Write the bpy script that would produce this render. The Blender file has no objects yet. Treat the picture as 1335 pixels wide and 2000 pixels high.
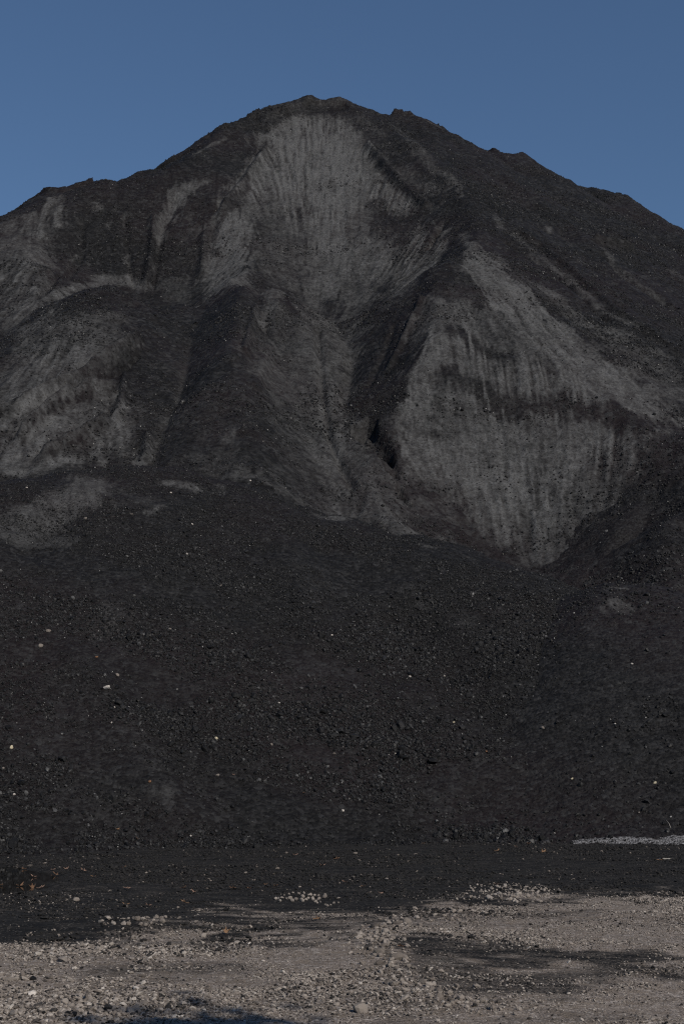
import bpy, bmesh, math, random
import numpy as np
from mathutils import Vector, Euler
R = math.radians
scene = bpy.context.scene
C = scene.collection

# ------------------------------------------------------------------ camera, sky, sun, exposure
cam = bpy.data.cameras.new('camera'); cam_o = bpy.data.objects.new('camera', cam); C.objects.link(cam_o)
cam.sensor_fit = 'VERTICAL'; cam.sensor_height = 36.0; cam.lens = 50.0
cam_o.location = (0, 0, 1.6); cam_o.rotation_euler = (R(90), 0, 0)
cam.shift_y = 0.2375; cam.clip_start = 0.1; cam.clip_end = 3000
scene.camera = cam_o

SUN_EL, SUN_AZ = 37.0, 144.0          # azimuth clockwise from +Y (the view direction): behind the camera, to the right
world = bpy.data.worlds.new('World'); scene.world = world; world.use_nodes = True
wn = world.node_tree.nodes; wl = world.node_tree.links
sky = wn.new('ShaderNodeTexSky'); sky.sky_type = 'NISHITA'; sky.sun_disc = False
sky.sun_elevation = R(SUN_EL); sky.sun_rotation = R(SUN_AZ)
sky.altitude = 300; sky.air_density = 1.12; sky.dust_density = 0.0; sky.ozone_density = 6.0
wn['Background'].inputs[1].default_value = 0.088
wl.new(sky.outputs[0], wn['Background'].inputs[0])
sun = bpy.data.lights.new('sun', 'SUN'); sun.energy = 5.0; sun.angle = R(0.53); sun.color = (1.0, 0.915, 0.80)
sun_o = bpy.data.objects.new('sun', sun); C.objects.link(sun_o)
sd = Vector((math.sin(R(SUN_AZ))*math.cos(R(SUN_EL)), math.cos(R(SUN_AZ))*math.cos(R(SUN_EL)), math.sin(R(SUN_EL))))
sun_o.rotation_euler = sd.to_track_quat('Z', 'Y').to_euler(); sun_o.location = (20, -30, 40)
vs = scene.view_settings; vs.view_transform = 'Standard'; vs.look = 'None'; vs.gamma = 1.0; vs.use_curve_mapping = False
vs.exposure = -0.35
scene.cycles.use_denoising = False; scene.cycles.filter_width = 1.2

# ------------------------------------------------------------------ the place, surveyed in metres (x right, y away, z up)
SUMMIT_RIDGE = [(-20.2,58,20.7),(-15.86,66,26.21),(-14.4,67.5,27.79),(-13.52,68,28.53),(-11.49,69,29.54),(-10.9,69.5,29.37),(-10.14,70,29.8),(-9.39,71,31.02),(-8.69,71.5,31.1),(-7.76,72.5,31.85),(-6.06,74,33.51),(-4.04,76,36.02),(-2.44,77.5,37.39),(-1.75,78,37.79),(-0.83,78,37.82),(0.35,78.5,37.46),(2.59,79.5,37.09),(3.01,80,37.51),(3.9,80,37.51),(5.26,80,36.85),(6.65,79.5,35.71),(7.66,79.5,35.51),(9.03,79,35.07),(10.81,78.5,33.76),(12.14,78,32.54),(12.9,77.5,32.37),(14.07,77,32.06),(15.49,76.5,30.46),(17.03,76,29.18),(18.14,75.5,29.1),(25.82,73,25.12)]
SHOULDER_RIDGE = [(8.97,78.5,34.8),(13.21,58,19.03),(12.01,50,14.47),(10.56,45.5,11.84)]
LEFT_SPUR = [(-15.74,65.5,26.29),(-15.59,55,18.13)]
CUT_MIDDLE = (-0.94,55,18.13)
CUT_LEFT = (-7.26,58,19.76)
LEFT_CONE = [(-9.16,55,19.76),(-9.48,54.6,19.58)]
APRON = [(-7.75,57,19.49),(-3.41,56.5,19.31)]
MIDDLE_CONE = [(-2.56,55.8,19.86),(-2.6,55.7,19.79)]
CUT_RIGHT = (5.3,39.5,6.58)
FRONT_CREST = [(-11.96,34.35,7.6),(-8.66,36.06,8.44),(-8.01,36.65,8.68),(-7.0,37.57,9.08),(-5.78,38.46,9.42),(-4.73,38.92,9.49),(-3.32,38.86,9.13),(-2.32,38.53,8.67),(-1.48,38.37,8.37),(-0.38,38.21,8.09),(0.44,37.74,7.71),(0.97,37.35,7.41),(1.79,37.47,7.44),(2.45,37.23,7.23),(3.46,36.63,6.74),(4.33,36.15,6.35),(5.03,35.63,5.94),(5.4,35.07,5.51),(5.6,34.0,4.97)]
RIGHT_CREST = [(11.05,45.3,11.43),(12.21,44.5,10.81),(16.37,42,8.78)]
BENCH_CREST = [(6.01,34.6,5.65),(6.47,34.4,5.77),(7.29,34.2,5.7),(8.17,34,5.46),(10.74,32,4.54)]
HEAP_RELIEF = [([(-7.06,49.6),(-7.96,47.3),(-8.66,45.6),(-9.55,44.4),(-10.45,43.5)],0.23,0.55),([(-7.09,48.6),(-7.84,46.6),(-8.53,44.9)],0.2,-0.35),([(-7.4,45.4),(-8.38,45.0),(-8.99,43.6),(-9.48,42.3)],0.19,0.5),([(-7.27,43.2),(-7.98,42.0),(-8.56,41.2)],0.18,0.4),([(-8.48,46.4),(-9.21,45.1),(-10.43,43.4)],0.12,-0.25),([(-7.13,46.9),(-6.96,45.2),(-6.93,43.8)],0.14,0.3),([(-5.83,42.9),(-5.74,41.7)],0.18,0.3),([(-8.59,64.9),(-8.37,62.6),(-8.34,60.7)],0.19,0.336),([(-8.17,64.9),(-8.11,62.7),(-8.07,60.7)],0.15,-0.144),([(-6.15,63.9),(-6.0,61.2)],0.19,0.24),([(-9.84,64.7),(-9.39,62.5),(-8.83,60.5)],0.17,-0.168),([(-11.67,63.9),(-11.34,62.1),(-11.6,57.8),(-11.64,55.5)],0.22,-0.24),([(-7.82,66.3),(-8.03,64.6)],0.28,-0.21),([(-5.66,66.2),(-5.84,63.5)],0.16,-0.144),([(7.41,61.9),(8.65,61.2),(9.66,58.0),(10.56,55.1),(12.47,52.3)],0.19,0.24),([(6.98,60.1),(8.11,58.9),(9.15,56.2),(10.08,53.6)],0.21,-0.24),([(11.57,64.6),(13.36,65.4)],0.16,0.42),([(11.51,63.0),(12.43,60.3),(13.58,58.7)],0.26,-0.27999999999999997),([(2.94,79.6),(3.8,79.6)],0.19,0.3),([(-3.81,71.7),(-4.79,67.4),(-5.57,65.1)],0.25,0.36),([(1.37,72.5),(1.97,70.7),(2.77,68.3),(3.83,65.4)],0.21,0.36),([(4.37,63.0),(3.7,61.4)],0.15,-0.36),([(-0.91,53.2),(-0.69,48.6),(-0.42,45.3),(0.34,42.3)],0.14,-0.216),([(-3.22,53.4),(-3.27,48.5)],0.16,0.3),([(-2.38,54.0),(-2.63,49.5),(-2.78,46.1)],0.24,0.21),([(0.42,51.5),(0.04,47.6)],0.27,-0.175),([(1.93,52.2),(0.92,48.5)],0.15,-0.144),([(2.88,52.5),(1.64,49.2)],0.14,0.264),([(-3.48,75.8),(-1.89,77.7)],0.47,0.175),([(5.54,76.0),(8.33,69.6),(10.03,64.4)],0.64,-0.13999999999999999),([(7.62,72.4),(10.43,67.0),(11.88,62.0)],0.51,0.105)]
FRONT_RELIEF = [([(-3.06,25.2),(-2.76,24.9)],0.54,0.15),([(-5.31,28.5),(-3.44,26.0)],0.59,0.15),([(1.56,32.7),(2.98,29.3)],0.78,-0.2),([(-1.37,35.3),(-0.53,31.1)],0.6,0.15),([(-6.72,34.1),(-7.04,32.2)],0.48,-0.15)]
HEAP_NOTCH = [([(0.73,45.7),(1.13,44.4)],0.39,-0.6),([(1.31,44.2),(1.57,43.4)],0.32,-0.6),([(1.65,42.7),(2.01,42.1)],0.15,-0.35)]
HEAP_DUST_SHADE = [([(-2.03,52.5,17.38),(-1.14,47.1,13.04),(0.49,42.2,9.58)],1.87,0.34,0.85),([(-9.62,49.7,16.36),(-9.45,44.7,12.78),(-9.08,41.5,10.49)],1.96,0.4,0.85),([(-13.95,60.8,23.38),(-12.0,54.0,18.61)],1.24,0.36,0.8),([(10.01,52.2,16.91),(11.09,48.7,14.13)],1.09,0.36,0.8),([(-5.26,54.6,18.4),(-4.23,42.3,10.96)],1.57,0.1,0.7),([(-1.28,75.0,34.67),(-1.08,70.6,30.7),(-1.13,66.1,26.7)],2.41,0.8,0.9),([(-2.85,73.6,33.53),(-3.69,69.5,30.0),(-4.27,66.9,27.85)],1.06,0.72,0.9),([(0.84,72.0,32.05),(1.78,68.1,28.69),(3.04,66.2,27.27)],1.04,0.72,0.9),([(-4.94,64.6,25.9),(-4.86,62.1,23.4),(-4.92,57.5,20.44)],1.11,0.78,0.9),([(-0.65,66.1,26.7),(-0.51,62.6,23.57),(-0.59,60.1,21.4)],1.36,0.6,0.9),([(-2.48,67.1,27.69),(-2.56,63.2,24.24),(-2.33,60.2,21.64)],1.19,0.34,0.75),([(1.19,63.1,24.2),(1.57,60.2,21.86)],1.33,0.6,0.9),([(1.75,66.9,27.61),(0.82,65.7,26.43),(0.52,64.6,25.44)],0.52,0.28,0.65),([(-4.04,67.0,27.89),(-4.17,65.2,26.36)],0.62,0.55,0.6),([(-3.3,66.6,27.37),(-3.23,64.3,25.32)],0.33,0.22,0.6),([(3.47,63.3,24.96),(2.87,60.1,22.26),(2.03,54.9,19.29)],0.81,0.52,0.9),([(4.1,64.1,25.83),(3.54,61.3,23.45)],0.2,0.05,0.9),([(4.58,62.2,24.55),(3.52,58.3,21.43)],0.39,0.55,0.9),([(2.85,64.7,25.94),(2.29,62.1,23.62)],0.23,0.15,0.6),([(-1.22,58.9,20.36),(-1.0,53.1,17.56)],0.81,0.5,0.9),([(1.98,66.6,27.37),(2.13,66.9,27.68)],0.29,0.7,0.9),([(0.7,59.8,21.3),(0.46,56.9,19.11)],0.84,0.35,0.9),([(2.55,53.5,18.64),(1.43,54.8,18.86)],0.35,0.15,0.7),([(-3.95,74.4,34.35),(-2.67,76.1,35.76),(-1.33,77.5,36.95),(0.34,76.2,35.8),(1.58,72.7,32.74),(1.91,71.3,31.5)],0.3,0.08,0.9),([(1.97,70.7,30.99),(2.99,67.7,28.53),(4.44,64.1,25.94)],0.32,0.1,0.8),([(-4.59,68.0,28.89),(-5.57,65.1,26.32),(-6.04,63.2,24.24),(-6.03,61.2,22.2)],0.28,0.1,0.8),([(-6.62,67.5,28.81),(-7.72,66.5,27.69)],0.48,0.62,0.9),([(-7.7,66.3,27.49),(-8.28,65.1,26.21)],0.4,0.68,0.9),([(-8.31,64.9,26.01),(-8.42,63.8,24.8)],0.25,0.6,0.9),([(-8.41,63.6,24.61),(-8.33,61.3,22.23)],0.11,0.5,0.9),([(-5.04,67.5,28.57),(-5.61,66.2,27.46)],0.24,0.55,0.9),([(-5.69,66.0,27.26),(-5.79,64.5,25.63),(-5.84,62.5,23.54)],0.14,0.5,0.9),([(-6.88,65.3,26.4),(-7.05,63.7,24.64)],0.33,0.3,0.5),([(-13.23,65.9,27.22),(-13.27,61.7,23.92),(-13.24,56.8,20.51)],0.66,0.6,0.9),([(-13.93,63.7,25.56),(-14.24,59.7,22.55)],1.0,0.42,0.9),([(-13.12,56.3,20.14),(-11.91,51.5,17.08)],0.54,0.4,0.9),([(-14.08,66.0,27.26),(-14.22,64.5,26.14)],0.42,0.04,0.9),([(-14.94,64.1,25.71),(-15.31,63.7,25.33)],0.46,0.25,0.9),([(-10.11,65.7,27.02),(-9.82,64.4,25.59)],0.09,0.45,0.9),([(-9.55,62.8,23.87),(-9.36,62.0,23.03)],0.13,0.5,0.9),([(-11.31,62.5,23.99),(-11.48,61.6,23.22),(-11.64,58.0,21.33)],0.13,0.5,0.9),([(-11.38,65.5,26.95),(-11.19,65.1,26.56)],0.19,0.4,0.9),([(-10.49,64.4,25.71),(-10.39,64.1,25.37)],0.14,0.5,0.9),([(-12.47,56.1,20.08),(-11.79,53.9,18.58)],0.51,0.55,0.9),([(-10.2,60.6,21.95),(-9.37,60.9,21.99),(-8.7,60.5,21.48)],0.44,0.55,0.9),([(-10.18,60.5,21.85),(-10.91,56.4,19.97),(-10.84,51.7,17.61),(-11.16,50.2,16.51)],0.35,0.58,0.9),([(-11.91,57.8,21.26),(-11.66,56.1,20.08)],0.33,0.4,0.9),([(-9.06,54.4,19.48),(-8.77,59.8,20.91),(-6.74,55.5,18.84)],0.16,0.08,0.9),([(-11.06,63.0,24.39),(-11.16,59.9,21.76)],0.35,0.1,0.7),([(-7.39,60.8,21.63),(-6.86,60.0,20.93)],0.61,0.3,0.6),([(-6.34,60.2,21.21),(-5.82,60.4,21.49)],0.3,0.08,0.7),([(-5.5,61.7,22.81),(-5.16,59.8,21.3)],0.31,0.6,0.9),([(-9.33,50.1,16.66),(-9.72,47.6,14.88),(-9.93,45.4,13.29)],1.12,0.42,0.8),([(-8.28,51.4,17.42),(-7.97,47.9,14.96)],0.75,0.36,0.7),([(-11.2,48.8,15.57),(-10.69,45.5,13.31)],0.17,0.5,0.9),([(-10.61,44.5,12.57),(-10.49,45.0,12.94)],0.19,0.6,0.9),([(-11.91,50.3,16.36),(-11.42,48.1,15.02)],0.25,0.08,0.9),([(-7.69,45.7,13.36),(-8.05,43.2,11.63),(-9.14,41.8,10.7)],1.1,0.42,0.8),([(-6.52,44.7,12.46),(-6.9,41.9,10.57)],0.56,0.36,0.7),([(-7.08,49.7,15.97),(-7.96,47.3,14.56),(-8.68,45.7,13.49)],0.19,0.95,0.9),([(-6.87,49.0,15.45),(-7.67,46.8,14.15),(-8.35,44.8,12.81)],0.19,-0.3,1),([(-8.53,46.7,14.19),(-9.23,45.2,13.12),(-10.45,43.5,11.9)],0.16,-0.3,1),([(-8.76,45.3,13.18),(-9.6,43.9,12.22),(-10.28,42.8,11.41)],0.24,0.85,0.9),([(-7.46,45.8,13.39),(-8.35,44.8,12.81),(-9.04,43.5,11.89),(-9.46,42.2,11.0)],0.19,-0.3,1),([(-8.76,42.9,11.48),(-9.37,41.5,10.49),(-9.8,40.8,9.97)],0.48,0.75,0.9),([(-6.65,43.2,11.47),(-7.3,41.6,10.44),(-8.33,40.8,9.93)],0.39,0.65,0.9),([(-7.41,43.1,11.48),(-7.98,42.0,10.78),(-8.54,41.2,10.25)],0.15,-0.3,1),([(-7.13,46.9,14.09),(-6.96,45.2,12.91),(-6.93,43.8,11.93),(-6.68,42.9,11.25)],0.14,0.8,0.9),([(-6.46,43.0,11.27),(-6.37,41.9,10.5)],0.28,0.5,0.9),([(-5.74,42.8,11.0),(-5.68,41.8,10.28),(-5.97,41.5,10.14)],0.24,0.62,0.9),([(-7.08,41.2,10.08),(-6.91,41.5,10.29)],0.24,0.66,0.9),([(-8.3,41.5,10.41),(-8.03,40.6,9.78)],0.1,0.62,0.9),([(-9.64,40.1,9.47),(-8.81,40.3,9.62)],0.22,0.66,0.9),([(-7.73,50.8,16.87),(-7.55,48.5,15.31)],0.32,0.12,0.5),([(-11.07,50.6,16.81),(-10.8,47.8,14.94)],0.25,0.5,0.9),([(-4.29,41.5,10.34),(-2.73,40.5,9.62),(-1.0,41.0,9.08),(0.48,40.7,8.56)],0.59,0.46,0.85),([(-0.5,50.9,15.8),(-0.21,45.7,11.88),(0.79,41.9,9.37),(1.88,39.4,7.91)],0.54,0.42,0.8),([(-5.84,49.5,15.41),(-5.2,42.8,11.08)],0.83,0.1,0.7),([(-4.63,52.0,17.23),(-3.82,41.2,10.13)],1.17,0.1,0.7),([(-3.22,53.4,18.23),(-3.25,50.8,16.69),(-3.35,48.3,15.25)],0.16,0.4,0.9),([(-2.55,55.5,19.72),(-2.46,53.6,18.29),(-2.92,52.2,17.29)],0.35,0.5,0.9),([(-2.19,51.7,16.77),(-2.63,49.5,15.41),(-2.83,47.0,14.04)],0.23,0.42,0.9),([(-1.23,50.5,15.69),(-1.85,47.8,13.82)],0.5,0.34,0.7),([(-3.04,42.8,11.35),(-3.3,42.2,10.91)],0.18,0.42,0.9),([(-3.97,48.5,15.48),(-3.45,48.5,15.44)],0.1,0.32,0.9),([(-4.23,51.7,17.33),(-4.4,51.5,17.08)],0.26,0.3,0.9),([(-0.91,53.2,17.59),(-0.75,48.9,14.36),(-0.45,45.7,11.88),(0.04,42.9,10.02)],0.22,0.5,0.9),([(-0.14,52.1,16.51),(0.22,48.7,13.96)],0.54,0.36,0.8),([(-0.75,44.0,10.87),(-0.66,43.0,10.19)],0.08,0.5,0.9),([(-0.44,44.6,11.15),(0.34,42.0,9.39),(1.6,39.4,7.91),(2.81,40.5,7.65)],0.57,0.48,0.9),([(-1.6,41.4,9.72),(-0.7,40.8,8.8)],0.33,0.26,0.9),([(0.37,45.2,11.61),(0.81,42.8,10.0)],0.35,0.36,0.9),([(-1.52,43.4,10.9),(-1.0,41.3,9.26)],0.61,0.14,0.7),([(4.48,58.6,22.17),(3.61,53.5,19.22),(2.52,50.9,16.72),(1.7,48.4,14.41),(0.97,46.8,12.89)],0.67,-0.15,1),([(4.35,55.6,20.71),(3.28,51.4,17.6),(2.41,48.6,14.98),(1.79,46.2,12.83)],0.4,-0.1,0.9),([(2.68,51.5,17.27),(1.88,50.1,15.76)],0.05,0.42,0.9),([(1.32,49.3,14.82),(1.03,48.0,13.78)],0.05,0.38,0.9),([(2.36,49.4,15.56),(1.73,46.9,13.33)],0.07,0.25,0.9),([(4.27,51.0,17.3),(4.82,47.4,13.8),(3.72,44.5,10.81)],1.89,0.5,0.9),([(7.64,49.1,15.3),(7.87,45.3,11.79),(6.02,43.7,9.86)],1.99,0.55,0.9),([(5.19,57.1,21.64),(6.31,52.7,18.2),(7.78,50.0,15.91),(9.28,48.4,14.41),(10.11,46.6,12.92)],1.1,0.66,0.9),([(3.21,48.8,15.39),(2.56,46.7,13.28),(2.12,44.5,11.13)],0.54,0.58,0.9),([(2.75,44.3,10.77),(5.3,44.3,10.45),(7.71,44.4,10.79)],1.2,0.66,0.9),([(4.34,42.7,8.9),(5.44,41.7,7.83)],0.91,0.5,0.9),([(5.74,42.8,8.92),(5.65,41.0,7.28)],0.68,0.42,0.9),([(8.15,44.2,10.75),(7.09,42.6,8.88)],0.78,0.4,0.9),([(6.55,54.7,19.62),(7.26,51.4,17.05)],0.57,0.75,0.9),([(7.17,47.7,14.22),(9.05,47.2,13.58)],0.43,0.6,0.9),([(3.65,47.7,14.22),(5.26,46.8,13.14),(6.9,46.5,12.87),(8.76,45.7,12.41),(9.34,45.3,12.09)],0.5,0.06,0.95),([(3.99,49.8,16.39),(5.15,48.9,15.42),(5.65,48.7,15.19)],0.46,0.08,0.95),([(4.85,53.4,19.0),(5.02,51.9,17.85)],0.23,0.06,0.9),([(8.81,46.4,13.04),(9.34,45.3,12.09)],0.26,0.04,0.9),([(3.89,46.5,12.9),(3.48,45.5,11.84)],0.43,0.26,0.7),([(2.16,45.3,11.95),(2.98,45.4,11.81)],0.26,0.3,0.7),([(6.09,45.4,11.65),(6.27,44.4,10.63)],0.29,0.35,0.6),([(10.0,46.9,13.16),(10.05,45.6,12.19)],0.2,0.7,0.9),([(4.88,58.3,22.27),(4.42,54.4,19.81),(3.84,52.2,18.23)],0.24,0.08,0.9),([(2.33,42.5,9.25),(3.23,42.2,8.66)],0.46,0.26,0.9),([(7.5,43.2,9.61),(6.46,41.5,7.8)],0.61,0.36,0.6),([(10.49,46.8,12.97),(10.18,45.0,11.72),(9.48,43.7,10.65)],0.2,0.25,0.9),([(3.21,50.2,16.69),(2.49,47.8,14.42),(1.96,45.5,12.16),(1.89,44.0,10.71)],0.15,0.8,0.9),([(8.53,43.3,10.02),(8.37,43.0,9.65)],0.11,0.7,0.9),([(6.74,41.4,7.78),(6.43,40.8,7.25)],0.07,0.4,0.9),([(2.79,75.7,34.98),(4.12,70.4,31.12),(5.17,67.6,28.98)],0.33,0.32,0.9),([(3.08,69.8,30.37),(4.16,67.0,28.2)],0.44,0.34,0.9),([(4.98,68.3,29.51),(5.47,65.4,27.33)],0.26,0.42,0.9),([(6.71,63.7,25.91),(6.86,62.0,24.7)],0.27,0.48,0.9),([(9.53,65.0,25.7),(9.57,63.7,24.76)],0.21,0.5,0.9),([(5.22,61.1,24.1),(5.46,57.8,22.09),(6.25,55.6,20.31),(7.17,53.5,18.61)],0.21,0.55,0.9),([(7.36,61.5,24.18),(8.36,59.2,22.27),(9.28,57.0,20.48),(10.07,54.6,18.56),(10.97,53.7,17.64)],0.27,0.4,0.9),([(8.37,61.6,23.89),(9.21,61.3,23.38),(9.72,58.4,21.26)],0.15,0,0.9),([(11.66,63.8,24.22),(11.83,62.3,23.13),(12.47,60.5,21.68),(13.55,58.6,20.02)],0.24,0.34,0.9),([(12.01,65.1,24.99),(13.27,65.3,24.64)],0.14,0,0.9),([(14.92,64.5,23.54),(15.35,63.9,22.99)],0.28,0.33,0.9),([(7.81,55.3,19.71),(8.76,52.6,17.56),(10.06,52.5,17.1)],0.35,0.42,0.9),([(11.21,51.7,16.21),(12.04,50.1,14.82)],0.33,0.36,0.9),([(11.41,50.1,15.04),(11.09,47.2,13.07)],0.46,0.36,0.7),([(6.68,55.8,20.38),(8.31,53.4,18.23)],0.18,0.12,0.7),([(10.36,50.7,15.74),(11.09,49.5,14.7)],0.22,0.08,0.6),([(3.1,79.3,37.23),(4.63,79.2,36.98),(5.68,77.1,35.27)],0.11,0.5,0.9),([(-5.91,72.2,32.87),(-6.79,70.5,31.62),(-7.37,69.3,30.61)],0.13,0.5,0.9),([(-3.53,77.0,36.61),(-0.77,77.9,37.3)],0.61,0.28,0.7),([(1.09,44.8,11.52),(1.45,43.5,10.45)],0.41,0.06,0.8),([(-1.23,59.5,20.88),(-0.63,53.6,17.71),(-0.35,50.2,15.24)],0.82,0.46,0.85),([(0.31,59.0,20.61),(0.43,53.3,17.24)],0.53,0.4,0.8),([(-3.75,52.8,18.23),(-3.44,50.9,16.9)],0.45,0.14,0.6)]  # grey dust, plus dark strokes painting undercut shade beneath the left terrace lips
FRONT_DUST = [([(-6.19,36.0,8.4),(-6.99,34.2,7.45),(-7.57,33.0,6.83)],0.59,0.5,0.9),([(-7.1,33.0,6.71),(-6.38,33.0,6.59)],0.24,0.36,0.9),([(-4.43,37.0,8.7),(-3.94,37.0,8.62)],0.27,0.85,0.9),([(-3.24,37.7,8.79),(-3.15,37.0,8.39)],0.11,0.75,0.9),([(-4.62,34.9,7.47),(-4.36,35.4,7.72)],0.2,0.55,0.9),([(-2.4,36.5,7.97),(-2.33,36.4,7.89)],0.07,0.45,0.9),([(-0.61,37.4,7.97),(-0.17,37.2,7.8)],0.27,0.8,0.9),([(1.97,36.4,7.13),(2.14,36.1,6.97)],0.18,0.65,0.9),([(2.25,36.2,6.98),(3.36,35.6,6.51)],0.08,0.3,0.9),([(-3.2,33.2,6.08),(-2.87,32.9,5.8)],0.4,0.2,0.9),([(-4.98,30.6,4.74),(-4.94,29.7,4.11)],0.28,0.25,0.9),([(-3.15,25.3,0.81),(-2.96,25.1,0.67)],0.25,0.45,0.9),([(3.5,33.2,5.01),(4.02,32.4,4.43)],0.08,0.28,0.9),([(1.86,33.8,5.55),(2.73,32.6,4.71),(3.73,31.2,3.68)],0.28,0.18,0.9),([(-1.3,33.6,5.89),(0.39,33.0,5.1)],0.72,0.15,0.7),([(-5.4,35.9,8.26),(-4.7,35.5,7.86)],0.39,0.22,0.9),([(-4.14,26.9,2.13),(-3.44,26.0,1.37)],0.21,0.17,0.9),([(-0.3,30.3,3.51),(-1.74,28.9,2.9)],0.43,0.14,0.7),([(-4.87,24.7,0.84),(-4.12,24.5,0.5)],0.53,0.12,0.7),([(4.53,29.8,2.62),(5.33,27.8,1.35)],0.73,0.12,0.6)]
RIGHT_DUST = [([(6.31,32.9,5.15),(6.39,32.6,5.0)],0.28,0.55,0.9),([(5.89,32.7,4.98),(6.1,31.8,4.43)],0.09,0.4,0.9),([(6.34,33.7,5.59),(6.92,33.6,5.56),(7.48,33.4,5.46),(7.98,33.2,5.27)],0.1,0.75,0.9),([(7.59,42.8,8.92),(7.26,41.8,8.3)],0.21,0.36,0.9)]
GRAVEL_EDGE = [(-3.7,11.85),(-2.93,12.18),(-2.16,12.31),(-2.06,13.07),(-1.32,13.68),(-0.51,13.19),(0.16,13.43),(0.57,14.11),(1.0,14.48),(1.51,14.87),(2.1,15.22),(2.62,15.07),(3.67,15.27),(5.13,15.27)]
GROUND_STAINS = [([(1.09,11.49,0.0),(1.68,11.31,0.0),(2.06,11.14,0.0)],0.42,0.22,0.8),([(0.8,10.46,0.0),(1.17,9.81,0.0)],0.26,0.28,0.75),([(1.58,10.41,0.0),(2.23,10.63,0.0)],0.18,0.3,0.7),([(-1.47,10.51,0.0),(-0.92,10.76,0.0)],0.25,0.42,0.7),([(-0.98,11.92,0.0),(-0.59,11.85,0.0)],0.22,0.3,0.7),([(-2.15,11.54,0.0),(-1.87,11.85,0.0)],0.18,0.5,0.6),([(-1.34,8.72,0.0),(-1.08,8.89,0.0)],0.12,0.35,0.6),([(1.69,14.11,0.0),(2.34,14.34,0.0)],0.25,0.45,0.6),([(1.72,15.33,0.0),(2.76,15.87,0.0)],0.35,0.1,0.6),([(-3.39,15.49,0.0),(-2.55,16.96,0.0),(-1.67,18.75,0.0)],0.7,0.24,0.6),([(3.01,16.34,0.0),(4.0,16.65,0.0)],0.5,0.28,0.6),([(1.54,16.28,0.0),(2.35,16.65,0.0)],0.4,0.3,0.6),([(-0.63,13.68,0.0),(0.16,13.68,0.0)],0.3,0.3,0.5)]
PUDDLE_RIM = [(-6.16,20.67),(-5.52,21.07),(-4.82,20.67),(-4.33,20.11),(-3.91,19.08),(-3.73,18.0),(-3.73,17.1),(-3.85,16.52),(-4.23,16.16),(-4.9,16.46)]
LIME_STRIP = [(1092,4.33,28.31),(1130,4.51,27.1),(1200,5.01,26.15),(1260,5.48,25.69),(1335,6.36,26.46),(1450,7.59,26.94)]
LEAVES = [(-3.83,24.29,1),(-3.46,24.16,0.9),(-2.01,26.3,0.8),(-0.69,26.3,0.8),(-3.85,19.93,0.9),(-3.07,20.02,0.9),(-3.56,19.67,1.1),(-3.31,18.99,1),(-3.83,17.64,1.1),(-3.58,16.9,1.1),(-4.04,17.85,1.2),(-4.14,19.16,1.2),(-4.57,20.48,0.9),(-2.57,16.96,1),(-2.28,15.02,1.1),(-2.02,14.82,0.9),(-4.29,17.92,1.0),(-0.81,17.23,0.8),(-0.92,17.36,0.7),(-1.08,16.65,0.8),(0.04,17.71,1),(0.26,17.03,0.9),(0.44,16.34,0.8),(-0.23,13.51,1),(-0.29,20.3,1.3),(-1.68,15.27,1.1),(-1.27,16.65,1),(-1.02,12.52,0.9),(-1.89,16.9,1),(-1.7,16.4,0.9),(-0.09,21.9,1.1),(-0.75,22.56,1),(2.53,23.27,1.2),(2.94,24.03,0.8),(3.25,23.03,1.4),(3.29,25.11,0.9),(1.43,25.25,0.9),(0.47,11.2,0.75),(-4.07,20.02,1),(-3.91,19.49,1.1),(1.9,17.57,0.8),(4.8,21.58,1.2)]
ROW_STONES = [(-0.5,16.48,0.037),(-0.44,16.56,0.035),(-0.44,16.08,0.052),(-0.44,15.69,0.057),(-0.37,16.29,0.055),(-0.36,16.45,0.032),(-0.31,16.29,0.045),(-0.27,16.29,0.034),(-0.29,15.69,0.043),(-0.26,15.9,0.046),(-0.32,15.82,0.033),(-0.2,16.16,0.063),(-0.61,16.42,0.029),(-0.58,15.9,0.044),(-0.67,15.95,0.036),(-0.66,16.25,0.024),(-0.74,15.86,0.044),(-0.57,16.56,0.032),(-0.51,17.2,0.033),(-0.51,15.77,0.038),(-0.55,15.71,0.043),(-0.62,15.83,0.026),(-0.68,15.71,0.033),(-0.71,15.92,0.028),(-0.16,15.28,0.035),(-0.09,15.46,0.033),(-0.12,15.34,0.027),(-0.04,15.5,0.023),(-0.18,15.4,0.025),(-0.4,15.77,0.033),(-0.38,16.03,0.029),(-0.33,16.03,0.036),(-0.27,15.57,0.028),(-0.24,15.67,0.025)]
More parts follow.
